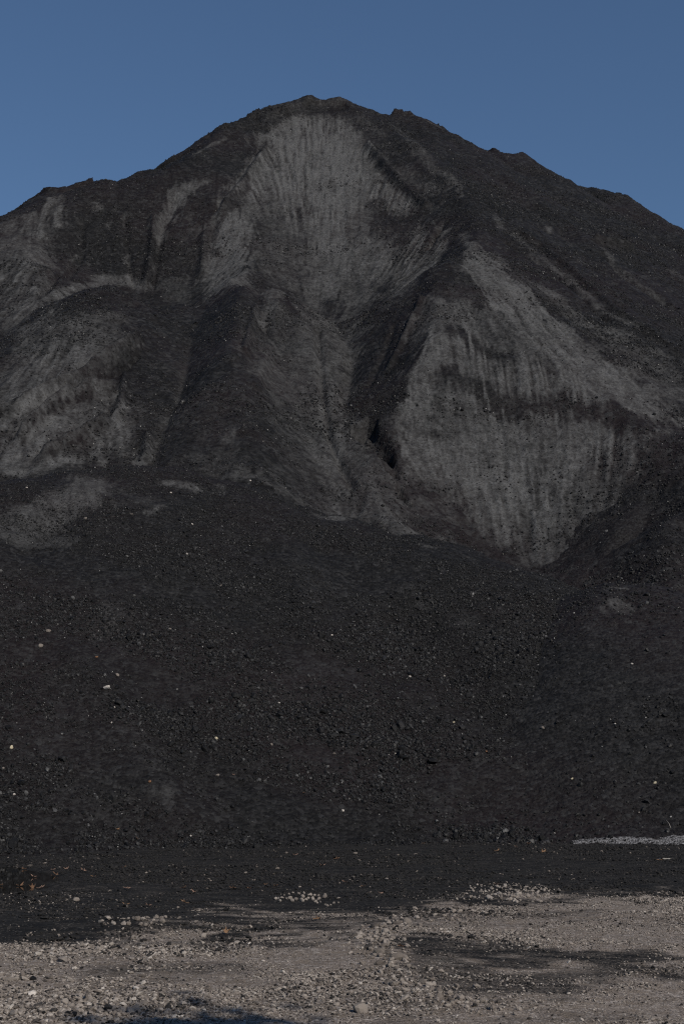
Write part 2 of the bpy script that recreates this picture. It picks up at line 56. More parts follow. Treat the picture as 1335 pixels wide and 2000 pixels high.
COBBLES = [(0.3,12.73,0.082,'d'),(0.6,13.4,0.082,'g'),(0.38,12.26,0.077,'p'),(0.38,12.93,0.048,'p'),(0.44,13.18,0.043,'p'),(0.29,10.97,0.084,'g'),(0.42,10.77,0.096,'g'),(0.21,11.82,0.04,'p'),(0.15,11.72,0.044,'g'),(0.63,9.8,0.04,'p'),(0.64,9.42,0.047,'g'),(0.62,9.17,0.053,'g'),(0.76,9.16,0.052,'g'),(0.66,8.87,0.034,'p'),(0.88,9.03,0.045,'g'),(0.49,10.45,0.035,'t'),(0.93,14.3,0.042,'p'),(1.12,13.68,0.035,'t'),(0.44,10.09,0.042,'g'),(0.56,9.87,0.05,'g'),(0.37,9.84,0.029,'t'),(0.27,11.24,0.024,'w'),(0.18,12.15,0.035,'p'),(-0.04,9.08,0.029,'p'),(0.5,9.07,0.022,'w'),(0.64,9.01,0.023,'w'),(0.72,13.13,0.045,'g'),(0.42,11.77,0.042,'g'),(0.33,11.72,0.057,'g'),(0.24,11.58,0.037,'g'),(0.37,11.48,0.042,'g'),(0.38,10.59,0.043,'g'),(0.4,10.31,0.046,'g'),(0.28,10.56,0.051,'d'),(0.22,10.76,0.038,'g'),(0.32,10.2,0.041,'d'),(-2.2,13.0,0.055,'p'),(-2.07,12.9,0.048,'p'),(-1.97,12.86,0.052,'p'),(-1.81,12.34,0.046,'g'),(-1.93,11.89,0.04,'p'),(-1.96,11.61,0.043,'t'),(-2.38,11.79,0.038,'p'),(-2.42,11.99,0.029,'g'),(-2.14,10.91,0.076,'p'),(-2.42,10.15,0.034,'p'),(-2.32,9.97,0.058,'t'),(-2.29,10.01,0.042,'p'),(-2.17,10.0,0.049,'k'),(-2.15,9.78,0.028,'k'),(-2.29,9.8,0.024,'k'),(-1.76,9.06,0.053,'p'),(-1.91,9.54,0.032,'p'),(-1.87,9.54,0.028,'p'),(-1.48,8.74,0.04,'p'),(-1.45,8.84,0.051,'g'),(-1.62,8.72,0.051,'p'),(-1.51,8.61,0.036,'g'),(-1.37,8.84,0.039,'g'),(-1.99,8.64,0.05,'p'),(-1.66,8.61,0.042,'k'),(-1.61,8.57,0.042,'k'),(-2.27,10.39,0.039,'p'),(-2.38,10.67,0.036,'p'),(-2.6,11.51,0.039,'g'),(-2.83,11.96,0.035,'p'),(-2.4,10.2,0.043,'g'),(-1.94,10.73,0.031,'p'),(-1.71,10.02,0.032,'k'),(-1.77,11.7,0.045,'g'),(-1.82,11.63,0.041,'k'),(-1.78,12.88,0.037,'g'),(-2.88,15.43,0.075,'t'),(-1.21,12.45,0.055,'p'),(-0.88,11.95,0.05,'p'),(0.12,8.72,0.09,'p')]
PALE_BITS = [(-4.58,27.7,2.72,0.13,'w'),(-5.97,25.7,1.71,0.093,'c'),(-5.66,24.6,0.89,0.062,'w'),(-2.4,27.2,1.94,0.078,'c'),(-2.76,32.4,5.47,0.07,'t'),(-4.95,28.7,3.45,0.062,'o'),(2.28,29.1,2.28,0.063,'c'),(1.04,27.9,1.67,0.05,'w'),(-3.43,25.4,0.95,0.064,'o'),(0.59,30.3,3.31,0.055,'c'),(-6.02,29.2,4.01,0.105,'g'),(-6.07,28.7,3.72,0.114,'g'),(-3.64,30.2,4.18,0.076,'g'),(-6.13,34.0,7.19,0.098,'g'),(-5.13,34.7,7.45,0.087,'g'),(-3.64,33.4,6.28,0.06,'w'),(-3.67,34.9,7.29,0.063,'w'),(-4.38,36.4,8.36,0.066,'w'),(-7.81,35.3,8.23,0.064,'w'),(-2.58,40.1,9.32,0.072,'w'),(-4.35,27.2,2.37,0.049,'w'),(-4.33,26.8,2.09,0.048,'w'),(2.21,30.9,3.57,0.056,'w'),(6.19,30.4,3.08,0.055,'w'),(5.46,28.5,1.86,0.051,'w'),(0.02,26.0,0.62,0.056,'w'),(4.39,27.2,0.84,0.059,'c'),(5.91,26.9,0.7,0.068,'c'),(2.87,28.2,1.67,0.071,'o'),(-2.59,24.4,0.17,0.044,'w'),(-1.36,27.4,1.82,0.069,'g'),(-6.0,25.2,1.4,0.073,'g'),(-1.27,28.7,2.65,0.062,'w'),(-2.29,26.2,1.25,0.075,'g'),(4.05,28.8,1.96,0.093,'g'),(-4.46,28.3,3.08,0.092,'g'),(1.45,30.5,3.35,0.066,'w'),(-0.15,27.5,1.65,0.059,'g'),(5.46,26.2,0.26,0.057,'t'),(-0.22,31.3,4.17,0.056,'w')]
SPILL = [(1.97,17.33),(2.41,16.67),(1.61,15.71),(1.96,15.81),(2.0,16.04),(2.27,16.0),(1.4,16.47),(1.94,17.18)]
TWIG = [(5.87,25.9),(5.93,25.7)]
SPLINTER = (5.01,22.0)
ADDED_MAPLE = (6.14,-1.32,9.8)
CLUSTER = [((0.66,13.89),(0.27,12.18),70,0.12,0.25),((0.27,12.18),(0.34,10.22),150,0.13,0.2),((0.34,10.22),(0.67,9.16),90,0.15,0.15),((0.67,9.16),(0.91,8.63),60,0.15,0.1),((0.99,14.34),(1.14,13.68),60,0.15,0.3),((-2.24,13.03),(-1.6,13.19),55,0.14,0.25),((-1.45,8.63),(-1.13,9.07),80,0.15,0.12),((-2.43,10.1),(-2.27,9.88),25,0.1,0.15)]

# ------------------------------------------------------------------ terrain
def _hash(ix, iy, seed):
    h = (ix * 374761393 + iy * 668265263 + seed * 1442695041) & 0xFFFFFFFF
    h = ((h ^ (h >> 13)) * 1274126177) & 0xFFFFFFFF
    h = ((h ^ (h >> 16)) * 2246822519) & 0xFFFFFFFF
    return ((h ^ (h >> 15)) & 0xFFFFFF) / float(0xFFFFFF)

def vnoise(x, y, seed=0):
    ix = np.floor(x).astype(np.int64); iy = np.floor(y).astype(np.int64)
    fx = x - ix; fy = y - iy
    fx = fx*fx*fx*(fx*(fx*6-15)+10); fy = fy*fy*fy*(fy*(fy*6-15)+10)
    a = _hash(ix, iy, seed); b = _hash(ix+1, iy, seed)
    c = _hash(ix, iy+1, seed); d = _hash(ix+1, iy+1, seed)
    return (a*(1-fx)+b*fx)*(1-fy)+(c*(1-fx)+d*fx)*fy*1.0 - 0.5

def fbm(x, y, scale, octaves=4, seed=0, gain=0.5):
    """fractal noise, about -1..1, largest features `scale` metres"""
    s = 0.0; amp = 1.0; tot = 0.0; f = 1.0/scale
    for o in range(octaves):
        s = s + amp*vnoise(x*f + o*17.3, y*f - o*9.1, seed+o*31); tot += amp
        amp *= gain; f *= 2.03
    return 2.0*s/tot*1.4

def sstep(a, b, x):
    t = np.clip((x-a)/(b-a), 0, 1); return t*t*(3-2*t)

def smax(a, b, k):
    h = np.clip(0.5+0.5*(a-b)/k, 0, 1); return b*(1-h)+a*h+k*h*(1-h)
def smin(a, b, k): return -smax(-a, -b, k)

def ridge(x, y, pts, s, r=0.6):
    """repose surface falling at slope s from a crest polyline of (x, y, z)"""
    out = np.full(np.shape(x), -1e3)
    for (x0, y0, z0), (x1, y1, z1) in zip(pts[:-1], pts[1:]):
        dx, dy = x1-x0, y1-y0; L2 = dx*dx+dy*dy+1e-9
        t = np.clip(((x-x0)*dx+(y-y0)*dy)/L2, 0, 1)
        d = np.hypot(x-x0-t*dx, y-y0-t*dy)
        out = np.maximum(out, z0+t*(z1-z0) - s*(np.sqrt(d*d+r*r)-r))
    return out

def scoop(x, y, p, sl, sr, sy, chute, lean=0.0, r=0.5):
    """loader cut: a funnel rising to the left, right and back of p, open downhill"""
    px, py, pz = p
    dy = y-py; dx = x-px-lean*np.minimum(dy, 0)
    sx = np.where(dx < 0, sl, sr)
    up = np.sqrt((sx*dx)**2+(sy*np.maximum(dy, 0))**2+r*r)-r
    return pz+up+chute*np.minimum(dy, 0)

def strokes_xy(x, y, strokes):
    """sum of soft strokes (polyline of x,y,z; half width; amount; softness) in plan"""
    out = np.zeros(np.shape(x))
    for pts, w, a in strokes:
        P = np.array(pts)
        m = (x > P[:,0].min()-2.2*w) & (x < P[:,0].max()+2.2*w) & (y > P[:,1].min()-2.2*w) & (y < P[:,1].max()+2.2*w)
        if not m.any(): continue
        xs, ys = x[m], y[m]; d = np.full(xs.shape, 1e9)
        for k in range(max(1, len(P)-1)):
            x0, y0 = P[k][:2]; x1, y1 = P[min(k+1, len(P)-1)][:2]
            dx, dy = x1-x0, y1-y0; L2 = dx*dx+dy*dy+1e-9
            t = np.clip(((xs-x0)*dx+(ys-y0)*dy)/L2, 0, 1)
            d = np.minimum(d, np.hypot(xs-x0-t*dx, ys-y0-t*dy))
        out[m] += a*np.exp(-(d/w)**2*1.2)
    return out

def pts_dist(x, y, pts):
    d = np.full(np.shape(x), 1e9)
    for (x0, y0), (x1, y1) in zip(pts[:-1], pts[1:]):
        dx, dy = x1-x0, y1-y0
        t = np.clip(((x-x0)*dx+(y-y0)*dy)/(dx*dx+dy*dy+1e-9), 0, 1)
        d = np.minimum(d, np.hypot(x-x0-t*dx, y-y0-t*dy))
    return d

def paint(x, y, z, strokes, base=0.0, rag=0.0):
    """lay soft strokes one over another: each pulls the value towards its own along its polyline"""
    out = np.full(np.shape(x), float(base))
    for pts, w, val, op in strokes:
        P = np.array(pts); q = 2.1*w
        m = (x > P[:,0].min()-q) & (x < P[:,0].max()+q) & (y > P[:,1].min()-q) & (y < P[:,1].max()+q) & (z > P[:,2].min()-q) & (z < P[:,2].max()+q)
        if not m.any(): continue
        X = np.stack([x[m], y[m], z[m]], -1); d = np.full(len(X), 1e9)
        for k in range(max(1, len(P)-1)):
            a = P[k]; b = P[min(k+1, len(P)-1)]; ab = b-a
            t = np.clip((X-a)@ab/(ab@ab+1e-9), 0, 1)
            d = np.minimum(d, np.linalg.norm(X-a-t[:,None]*ab, axis=1))
        if np.ndim(rag): d = d+rag[m]*np.minimum(.55*w, .5)
        al = op*(1-sstep(0.55*w, 1.4*w, d))
        out[m] = out[m]*(1-al)+val*al
    return out

def heap_smooth(x, y):
    h = ridge(x, y, SUMMIT_RIDGE, 0.76, 0.5)
    h = np.maximum(h, ridge(x, y, SHOULDER_RIDGE, 0.74, 0.8))
    h = np.maximum(h, ridge(x, y, LEFT_SPUR, 0.78, 0.5))
    h = smin(h, scoop(x, y, CUT_MIDDLE, 0.95, 0.80, 0.905, 0.67, -0.08, 1.6), 0.25)
    h = smin(h, scoop(x, y, CUT_LEFT, 0.62, 0.85, 1.10, 0.62, 0.0, 1.5), 0.4)
    h = np.maximum(h, ridge(x, y, APRON, 0.745, 0.8))
    h = np.maximum(h, ridge(x, y, LEFT_CONE, 0.72, 0.5))
    h = np.maximum(h, ridge(x, y, MIDDLE_CONE, 0.80, 0.3))
    h = smin(h, scoop(x, y, CUT_RIGHT, 0.74, 0.72, 1.10, 0.60, 0.0, 1.6), 0.25)
    h = h + strokes_xy(x, y, HEAP_RELIEF)
    for pts, w, a in HEAP_NOTCH:
        d = pts_dist(x, y, pts)
        h = h + a*(1-sstep(0.45*w, 1.15*w, d + 0.6*w*fbm(x, y, 0.7, 4, 77)))*(1+.8*fbm(x, y, .45, 3, 78))
    return h

def front_smooth(x, y):
    h = ridge(x, y, FRONT_CREST, 0.70, 1.2)+strokes_xy(x, y, FRONT_RELIEF)
    return smax(h, -0.10+0*x, 0.55)

def right_smooth(x, y): return ridge(x, y, RIGHT_CREST, 0.70, 0.8)
def bench_smooth(x, y): return smax(ridge(x, y, BENCH_CREST, 0.71, 1.0), -0.10+0*x, 0.55)
# -------------------------------------------------------------- end terrain


# ------------------------------------------------------------------ helpers
def tag(o, label=None, cat=None, group=None, kind=None):
    if label: o['label'] = label
    if cat: o['category'] = cat
    if group: o['group'] = group
    if kind: o['kind'] = kind
    return o

def bilinear(x, y, x0, y0, c, A):
    fx = np.clip((x-x0)/c, 0, A.shape[1]-1.001); fy = np.clip((y-y0)/c, 0, A.shape[0]-1.001)
    ix = fx.astype(int); iy = fy.astype(int); fx = fx-ix; fy = fy-iy
    return (A[iy, ix]*(1-fx)+A[iy, ix+1]*fx)*(1-fy)+(A[iy+1, ix]*(1-fx)+A[iy+1, ix+1]*fx)*fy

def flow_streaks(Z, c, seed, steps, cells=1.0):
    """noise smeared down the fall line: the rills that sliding coal leaves"""
    rng = np.random.default_rng(seed)
    gy, gx = np.gradient(Z, c); n = np.hypot(gx, gy)+1e-6; gx /= n; gy /= n
    N = rng.standard_normal(Z.shape)
    J, I = np.meshgrid(np.arange(Z.shape[1]), np.arange(Z.shape[0]))
    acc = N.copy()
    for sgn in (1, -1):
        x = J.astype(float); y = I.astype(float)
        for k in range(steps):
            vx = bilinear(x, y, 0, 0, 1, gx); vy = bilinear(x, y, 0, 0, 1, gy)
            x = x+sgn*vx*cells; y = y+sgn*vy*cells
            acc += bilinear(x, y, 0, 0, 1, N)*(1-k/steps)
    acc -= acc.mean(); acc /= acc.std()
    return np.clip(acc, -2.5, 2.5)

def drainage(Z):
    """how much of the slope drains through each cell: branching run-off lines"""
    ny, nx = Z.shape; best = np.full(Z.shape, 0.0); rec = np.arange(nx*ny).reshape(ny, nx).copy(); idx = rec.copy()
    for dy in (-1, 0, 1):
        for dx in (-1, 0, 1):
            if dx == 0 and dy == 0: continue
            n = math.hypot(dx, dy); drop = np.full(Z.shape, -1.0)
            ys, yd = slice(max(0, -dy), ny-max(0, dy)), slice(max(0, dy), ny-max(0, -dy))
            xs, xd = slice(max(0, -dx), nx-max(0, dx)), slice(max(0, dx), nx-max(0, -dx))
            drop[ys, xs] = (Z[ys, xs]-Z[yd, xd])/n
            nb = np.zeros(Z.shape, np.int64); nb[ys, xs] = idx[yd, xd]
            m = drop > best; best[m] = drop[m]; rec[m] = nb[m]
    order = np.argsort(-Z, axis=None).tolist(); r = rec.ravel().tolist(); a = [1.0]*(nx*ny)
    for i in order:
        j = r[i]
        if j != i: a[j] += a[i]
    return np.array(a).reshape(ny, nx)

def blur(A, n):
    for _ in range(n):
        A = (A + np.roll(A, 1, 0)+np.roll(A, -1, 0)+np.roll(A, 1, 1)+np.roll(A, -1, 1))/5.0
    return A

def mesh_obj(name, co, faces, m, smooth=False, parent=None):
    me = bpy.data.meshes.new(name); me.from_pydata([tuple(map(float, v)) for v in co], [], [tuple(int(i) for i in f) for f in faces]); me.update()
    if smooth: me.polygons.foreach_set('use_smooth', [True]*len(me.polygons))
    me.materials.append(m)
    o = bpy.data.objects.new(name, me); C.objects.link(o); o.parent = parent
    return o

def grid_mesh(name, X, Y, Z, keep, attrs, m):
    ny, nx = X.shape
    idx = np.arange(nx*ny).reshape(ny, nx)
    kq = keep[:-1,:-1] | keep[1:,:-1] | keep[:-1,1:] | keep[1:,1:]
    q = np.stack([idx[:-1,:-1], idx[:-1,1:], idx[1:,1:], idx[1:,:-1]], -1)[kq]
    used = np.zeros(nx*ny, bool); used[q.ravel()] = True
    new = np.cumsum(used)-1; q = new[q]
    co = np.stack([X.ravel(), Y.ravel(), Z.ravel()], -1)[used].astype(np.float32)
    me = bpy.data.meshes.new(name)
    me.vertices.add(len(co)); me.vertices.foreach_set('co', co.ravel())
    me.loops.add(q.size); me.loops.foreach_set('vertex_index', q.ravel().astype(np.int32))
    me.polygons.add(len(q)); me.polygons.foreach_set('loop_start', np.arange(0, q.size, 4, dtype=np.int32))
    me.polygons.foreach_set('loop_total', np.full(len(q), 4, dtype=np.int32))
    me.update(calc_edges=True)
    me.polygons.foreach_set('use_smooth', np.ones(len(q), bool))
    for k, v in attrs.items():
        a = me.attributes.new(k, 'FLOAT', 'POINT'); a.data.foreach_set('value', v.ravel()[used].astype(np.float32))
    me.materials.append(m)
    o = bpy.data.objects.new(name, me); C.objects.link(o)
    return o

class NT:
    """small node-tree writer"""
    def __init__(self, name):
        self.m = bpy.data.materials.new(name); self.m.use_nodes = True
        self.t = self.m.node_tree; self.b = self.t.nodes['Principled BSDF']
    def n(self, kind, **kw):
        nd = self.t.nodes.new('ShaderNode'+kind)
        for k, v in kw.items(): setattr(nd, k, v)
        return nd
    def put(self, sock, v):
        if hasattr(v, 'bl_idname') and not hasattr(v, 'is_linked'): v = v.outputs[0]
        if isinstance(v, bpy.types.NodeSocket): self.t.links.new(v, sock)
        else: sock.default_value = v
    def math(self, op, a, b=None, c=None, clamp=False):
        nd = self.n('Math', operation=op, use_clamp=clamp)
        self.put(nd.inputs[0], a)
        if b is not None: self.put(nd.inputs[1], b)
        if c is not None: self.put(nd.inputs[2], c)
        return nd.outputs[0]
    def mix(self, f, a, b, blend='MIX'):
        nd = self.n('Mix', data_type='RGBA', blend_type=blend)
        self.put(nd.inputs[0], f)
        self.put(nd.inputs[6], (*a, 1) if isinstance(a, tuple) else a)
        self.put(nd.inputs[7], (*b, 1) if isinstance(b, tuple) else b)
        return nd.outputs[2]
    def attr(self, name, typ='GEOMETRY'):
        return self.n('Attribute', attribute_name=name, attribute_type=typ).outputs['Fac']
    def pos(self): return self.n('NewGeometry').outputs['Position']
    def noise(self, scale, detail=4, rough=.55, vec=None, dist=0.0):
        nd = self.n('TexNoise'); nd.inputs['Scale'].default_value = scale; nd.inputs['Detail'].default_value = detail
        nd.inputs['Roughness'].default_value = rough; nd.inputs['Distortion'].default_value = dist
        self.put(nd.inputs['Vector'], vec if vec is not None else self.n('TexCoord').outputs['Object'])
        return nd.outputs['Fac']
    def voro(self, scale, out='Distance', feature='F1', vec=None, rnd=1.0):
        nd = self.n('TexVoronoi', feature=feature); nd.inputs['Scale'].default_value = scale; nd.inputs['Randomness'].default_value = rnd
        self.put(nd.inputs['Vector'], vec if vec is not None else self.n('TexCoord').outputs['Object'])
        return nd.outputs[out]
    def ramp(self, f, *stops):
        nd = self.n('ValToRGB'); el = nd.color_ramp.elements
        while len(el) < len(stops): el.new(.5)
        for e, (p, c) in zip(el, stops):
            e.position = p; e.color = (*c, 1) if isinstance(c, tuple) else (c, c, c, 1)
        self.put(nd.inputs[0], f); return nd.outputs[0]
    def bump(self, h, strength, dist, prev=None):
        nd = self.n('Bump'); nd.inputs['Strength'].default_value = strength; nd.inputs['Distance'].default_value = dist
        self.put(nd.inputs['Height'], h)
        if prev is not None: self.put(nd.inputs['Normal'], prev)
        return nd.outputs[0]
    def done(self, col=None, rough=.9, spec=.3, normal=None):
        if col is not None: self.put(self.b.inputs['Base Color'], (*col, 1) if isinstance(col, tuple) else col)
        self.put(self.b.inputs['Roughness'], rough); self.put(self.b.inputs['Specular IOR Level'], spec)
        if normal is not None: self.put(self.b.inputs['Normal'], normal)
        return self.m

COAL = (.0064, .0062, .0064); COAL_BROWN = (.0100, .0076, .0083); DUST = (.091, .0925, .095)

def coal_material(name, grain, coarse):
    """black coal with grey dried dust where the surface carries it; grain = size of the grit in metres"""
    k = NT(name)
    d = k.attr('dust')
    n1 = k.noise(1.0/grain, 5, .65); n2 = k.noise(.35/grain, 4, .6)
    n3 = k.noise(.22, 3, .5)
    mott = k.noise(3.0, 7, .72); st = k.attr('streak')
    edge = k.math('MULTIPLY', k.math('MULTIPLY', d, k.math('SUBTRACT', 1.15, d)), 3.2)
    d = k.math('ADD', d, k.math('MULTIPLY', k.math('SUBTRACT', mott, .5), k.math('MULTIPLY', edge, 1.35)))
    d = k.math('ADD', d, k.math('MULTIPLY', st, k.math('MULTIPLY', edge, .08)), clamp=True)
    d2 = k.math('ADD', d, k.math('MULTIPLY', k.math('SUBTRACT', n1, .5), k.math('ADD', .7, k.math('MULTIPLY', d, .9))))
    d2 = k.math('ADD', d2, k.math('MULTIPLY', k.math('SUBTRACT', n2, .5), .30), clamp=True)
    coal = k.mix(k.ramp(n3, (.42, 0.0), (.62, 1.0)), COAL, COAL_BROWN)
    cell = k.n('TexVoronoi'); cell.inputs['Scale'].default_value = .8/grain
    k.put(cell.inputs['Vector'], k.n('TexCoord').outputs['Object'])
    sep = k.n('SeparateColor'); k.put(sep.inputs[0], cell.outputs['Color'])
    coal = k.mix(k.ramp(sep.outputs[0], (.40 if coarse else .55, 0.0), (.94, .55), (1.0, 1.0)), coal, (.025, .025, .026))
    dust = k.mix(k.ramp(k.noise(2.2/grain, 3, .6), (.35, 1.0), (.5, 0.0)), DUST, (.048, .0475, .047))
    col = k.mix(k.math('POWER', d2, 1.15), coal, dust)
    h = k.math('ADD', n1, k.math('MULTIPLY', cell.outputs['Distance'], -.7 if coarse else -.4))
    bp = k.bump(h, .95 if coarse else .9, grain*.6)
    return k.done(col, k.ramp(d, (.1, .62), (.5, .95)), .10, bp)

# ------------------------------------------------------------------ coal heaps
rng = np.random.default_rng(7)

def build_heap(name, fn, x0, x1, y0, y1, c, dust_strokes, base, seed, rill, mater, rough=1.0, streak_mix=.14, hidden=None, crest=False):
    xs = np.arange(x0, x1, c); ys = np.arange(y0, y1, c)
    X, Y = np.meshgrid(xs, ys)
    Zs = fn(X, Y)
    S = flow_streaks(blur(Zs, 6), c, seed, int(1.5/c), 1.0)
    S3 = flow_streaks(blur(Zs, 6), c, seed+8, int(3.2/c), 1.0)
    S2 = flow_streaks(blur(Zs, 6), c, seed+5, int(.6/c), 1.0)
    dust = paint(X+.2*fbm(X, Zs+Y*.3, 1.6, 3, seed+3), Y, Zs+.25*fbm(X, Zs+Y*.3, 1.9, 3, seed+9), dust_strokes, base, .55*S+.35*S2+1.1*fbm(X, Zs+.5*Y, .9, 4, seed+21))  # on the tall heap this also carries the painted undercut shade
    n_big = fbm(X, Y, 6.0, 4, seed+1); n_mid = fbm(X, Y, 1.4, 4, seed+2); n_fine = fbm(X, Y, .5, 3, seed+4)
    patchy = sstep(-.25, .45, fbm(X, Y, 3.2, 3, seed+15))
    rillmap = rill*(.04+1.0*sstep(.15, .6, dust))*(.3+.9*patchy)
    Z = Zs + rough*(.13*n_big + .085*n_mid + .055*n_fine) + rillmap*(.016*S+.016*S2+.014*S3) + c*.12*rng.standard_normal(X.shape)
    if crest: Z = Z+(.20*fbm(X, Y, .9, 4, seed+30)+.10*np.sign(fbm(X, Y, 2.2, 2, seed+31)))*np.exp(-(pts_dist(X, Y, [p[:2] for p in SUMMIT_RIDGE])/1.2)**2)
    dust = dust + dust*((streak_mix*S+.10*S3)*(.3+patchy)+.16*S2) + .006*S + .20*n_mid*(dust+.08) + .10*n_big*(dust+.1)
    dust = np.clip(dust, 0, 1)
    if crest:
        acc = drainage(blur(Z, 2)+.03*fbm(X, Y, .6, 3, seed+40)); lg = np.log(acc)
        vein = blur(np.clip((lg-3.0)/3.2, 0, 1), 1)
        wide = blur(np.clip((lg-4.2)/2.6, 0, 1), 4)
        where_ = sstep(-.35, .25, fbm(X, Y, 5.0, 3, seed+44))
        Z = Z-(.045*vein+.04*wide)*(.4+.8*where_)
        dust = np.clip(dust+(.6*vein+.25*wide)*(.10+.75*dust*(1.05-dust))*(.3+where_), 0, 1)
    keep = Z > -0.15
    if hidden is not None: keep &= Z > hidden(X, Y)-1.0
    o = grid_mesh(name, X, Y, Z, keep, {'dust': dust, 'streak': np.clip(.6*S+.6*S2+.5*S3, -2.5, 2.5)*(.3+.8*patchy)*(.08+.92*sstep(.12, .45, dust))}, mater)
    return o, (x0, y0, c, Z, dust)

m_far = coal_material('coal_weathered', .13, False)
m_near = coal_material('coal_fresh', .07, True)
heap, heap_f = build_heap('coal_heap', heap_smooth, -22.5, 22.5, 31, 87, .075, HEAP_DUST_SHADE, .045, 11, 1.0, m_far, crest=True,
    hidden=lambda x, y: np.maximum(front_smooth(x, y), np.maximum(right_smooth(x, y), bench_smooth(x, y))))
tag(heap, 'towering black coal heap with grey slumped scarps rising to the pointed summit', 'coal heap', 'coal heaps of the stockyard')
front, front_f = build_heap('coal_mound', front_smooth, -15, 12.5, 22.5, 43, .06, FRONT_DUST, .05, 23, .6, m_near, .55, .2)
tag(front, 'broad low mound of coarse black coal in front, reaching the left edge', 'coal mound', 'coal heaps of the stockyard')
right, right_f = build_heap('coal_mound', right_smooth, 2.5, 20, 28, 58, .09, RIGHT_DUST, .05, 37, .5, m_near, 1.3, .2)
tag(right, 'dark coal slope at the right edge between the grey funnel and the bench', 'coal mound', 'coal heaps of the stockyard')
bench, bench_f = build_heap('coal_mound', bench_smooth, 2.5, 18, 24.5, 48, .07, RIGHT_DUST, .06, 41, .5, m_near, .6, .2)
tag(bench, 'low coal bench with pale crest streak at the lower right edge', 'coal mound', 'coal heaps of the stockyard')

FIELDS = {'heap': heap_f, 'front': front_f, 'right': right_f, 'bench': bench_f}
def field(f, x, y):
    x0, y0, c, Z, D_ = FIELDS[f]
    ok = (x > x0) & (x < x0+c*(Z.shape[1]-1)) & (y > y0) & (y < y0+c*(Z.shape[0]-1))
    return np.where(ok, bilinear(x, y, x0, y0, c, Z), -9.0)
def field_dust(f, x, y):
    x0, y0, c, Z, D_ = FIELDS[f]; return bilinear(x, y, x0, y0, c, D_)
def pile_top(x, y):
    return np.max([field(f, x, y) for f in FIELDS], 0)

# ------------------------------------------------------------------ ground: gravel yard and coal-black track
def spaced(a, b, c, far):
    core = np.arange(a, b, c)
    lo = a-np.cumsum(c*1.35**np.arange(1, 60)); hi = core[-1]+np.cumsum(c*1.35**np.arange(1, 60))
    return np.concatenate([lo[lo > -far][::-1], core, hi[hi < far]])
gxs = spaced(-9.0, 9.0, .055, 500); gys = spaced(5.0, 29.0, .055, 500)
GX, GY = np.meshgrid(gxs, gys)
GE = np.array(GRAVEL_EDGE)
def puddle_in(x, y):
    P_ = np.array(PUDDLE_RIM); cx, cy = P_[:,0].mean(), P_[:,1].mean()
    a = np.arctan2((y-cy)/1.0, x-cx); rr = np.hypot(x-cx, y-cy)
    pa = np.arctan2(P_[:,1]-cy, P_[:,0]-cx); pr = np.hypot(P_[:,0]-cx, P_[:,1]-cy); o_ = np.argsort(pa); pa, pr = pa[o_], pr[o_]
    R_ = np.interp(a, np.concatenate([pa-2*np.pi, pa, pa+2*np.pi]), np.concatenate([pr, pr, pr]))
    return rr/R_
def ground_mask(x, y):
    edge = np.interp(x, GE[:,0], GE[:,1])
    n = fbm(x*.6, y, 1.6, 4, 3); n2 = fbm(x, y, .35, 3, 8)
    n4 = fbm(x*.6, y, .13, 2, 12)
    d = edge-.2+1.9*n+1.2*n2+.9*n4-y
    gmask = sstep(-2.0, 1.9, d)
    gmask = gmask*(1-.38*sstep(.02, .55, fbm(x*.55+3.1, y, 1.7, 4, 19)+.35*n2))
    gmask = np.where(y < 6, .8, gmask)
    for pts, w, v, op in GROUND_STAINS:
        d_ = pts_dist(x*.75, y, [(p[0]*.75, p[1]) for p in pts])
        al = min(1, op*1.2)*(1-sstep(.3*w, 2.2*w, d_+.9*w*n+1.0*w*n2)); gmask = gmask*(1-al)+v*al
    far = np.where(y > 60, 0.1, gmask)
    return np.clip(far, 0, 1)
def ground_z(x, y):
    near = (np.abs(x) < 60) & (y < 60)
    z = .035*fbm(x, y, 3.0, 3, 51)+.018*fbm(x*.7, y, .7, 3, 52)+.006*fbm(x, y, .2, 2, 53)
    z += 0.03*np.exp(-((y-17.0-.4*np.sin(x*.7))/.35)**2)*sstep(-2.2, -1.2, x)*(1-sstep(.3, 1.2, x))
    z += .06*np.exp(-((x-.55)**2/.35+(y-11.6)**2/1.6))+.05*np.exp(-((x+2.0)**2/1.2+(y-13.1)**2/.3))
    z += -.03*np.exp(-((y-21.5-.15*x)/.45)**2)-.025*np.exp(-((y-19.6-.1*x)/.4)**2)
    z -= .10*(1-sstep(.75, 1.2, puddle_in(x, y)))
    return np.where(near, z, 0.0)
GZ = ground_z(GX, GY)
gm = ground_mask(GX, GY)
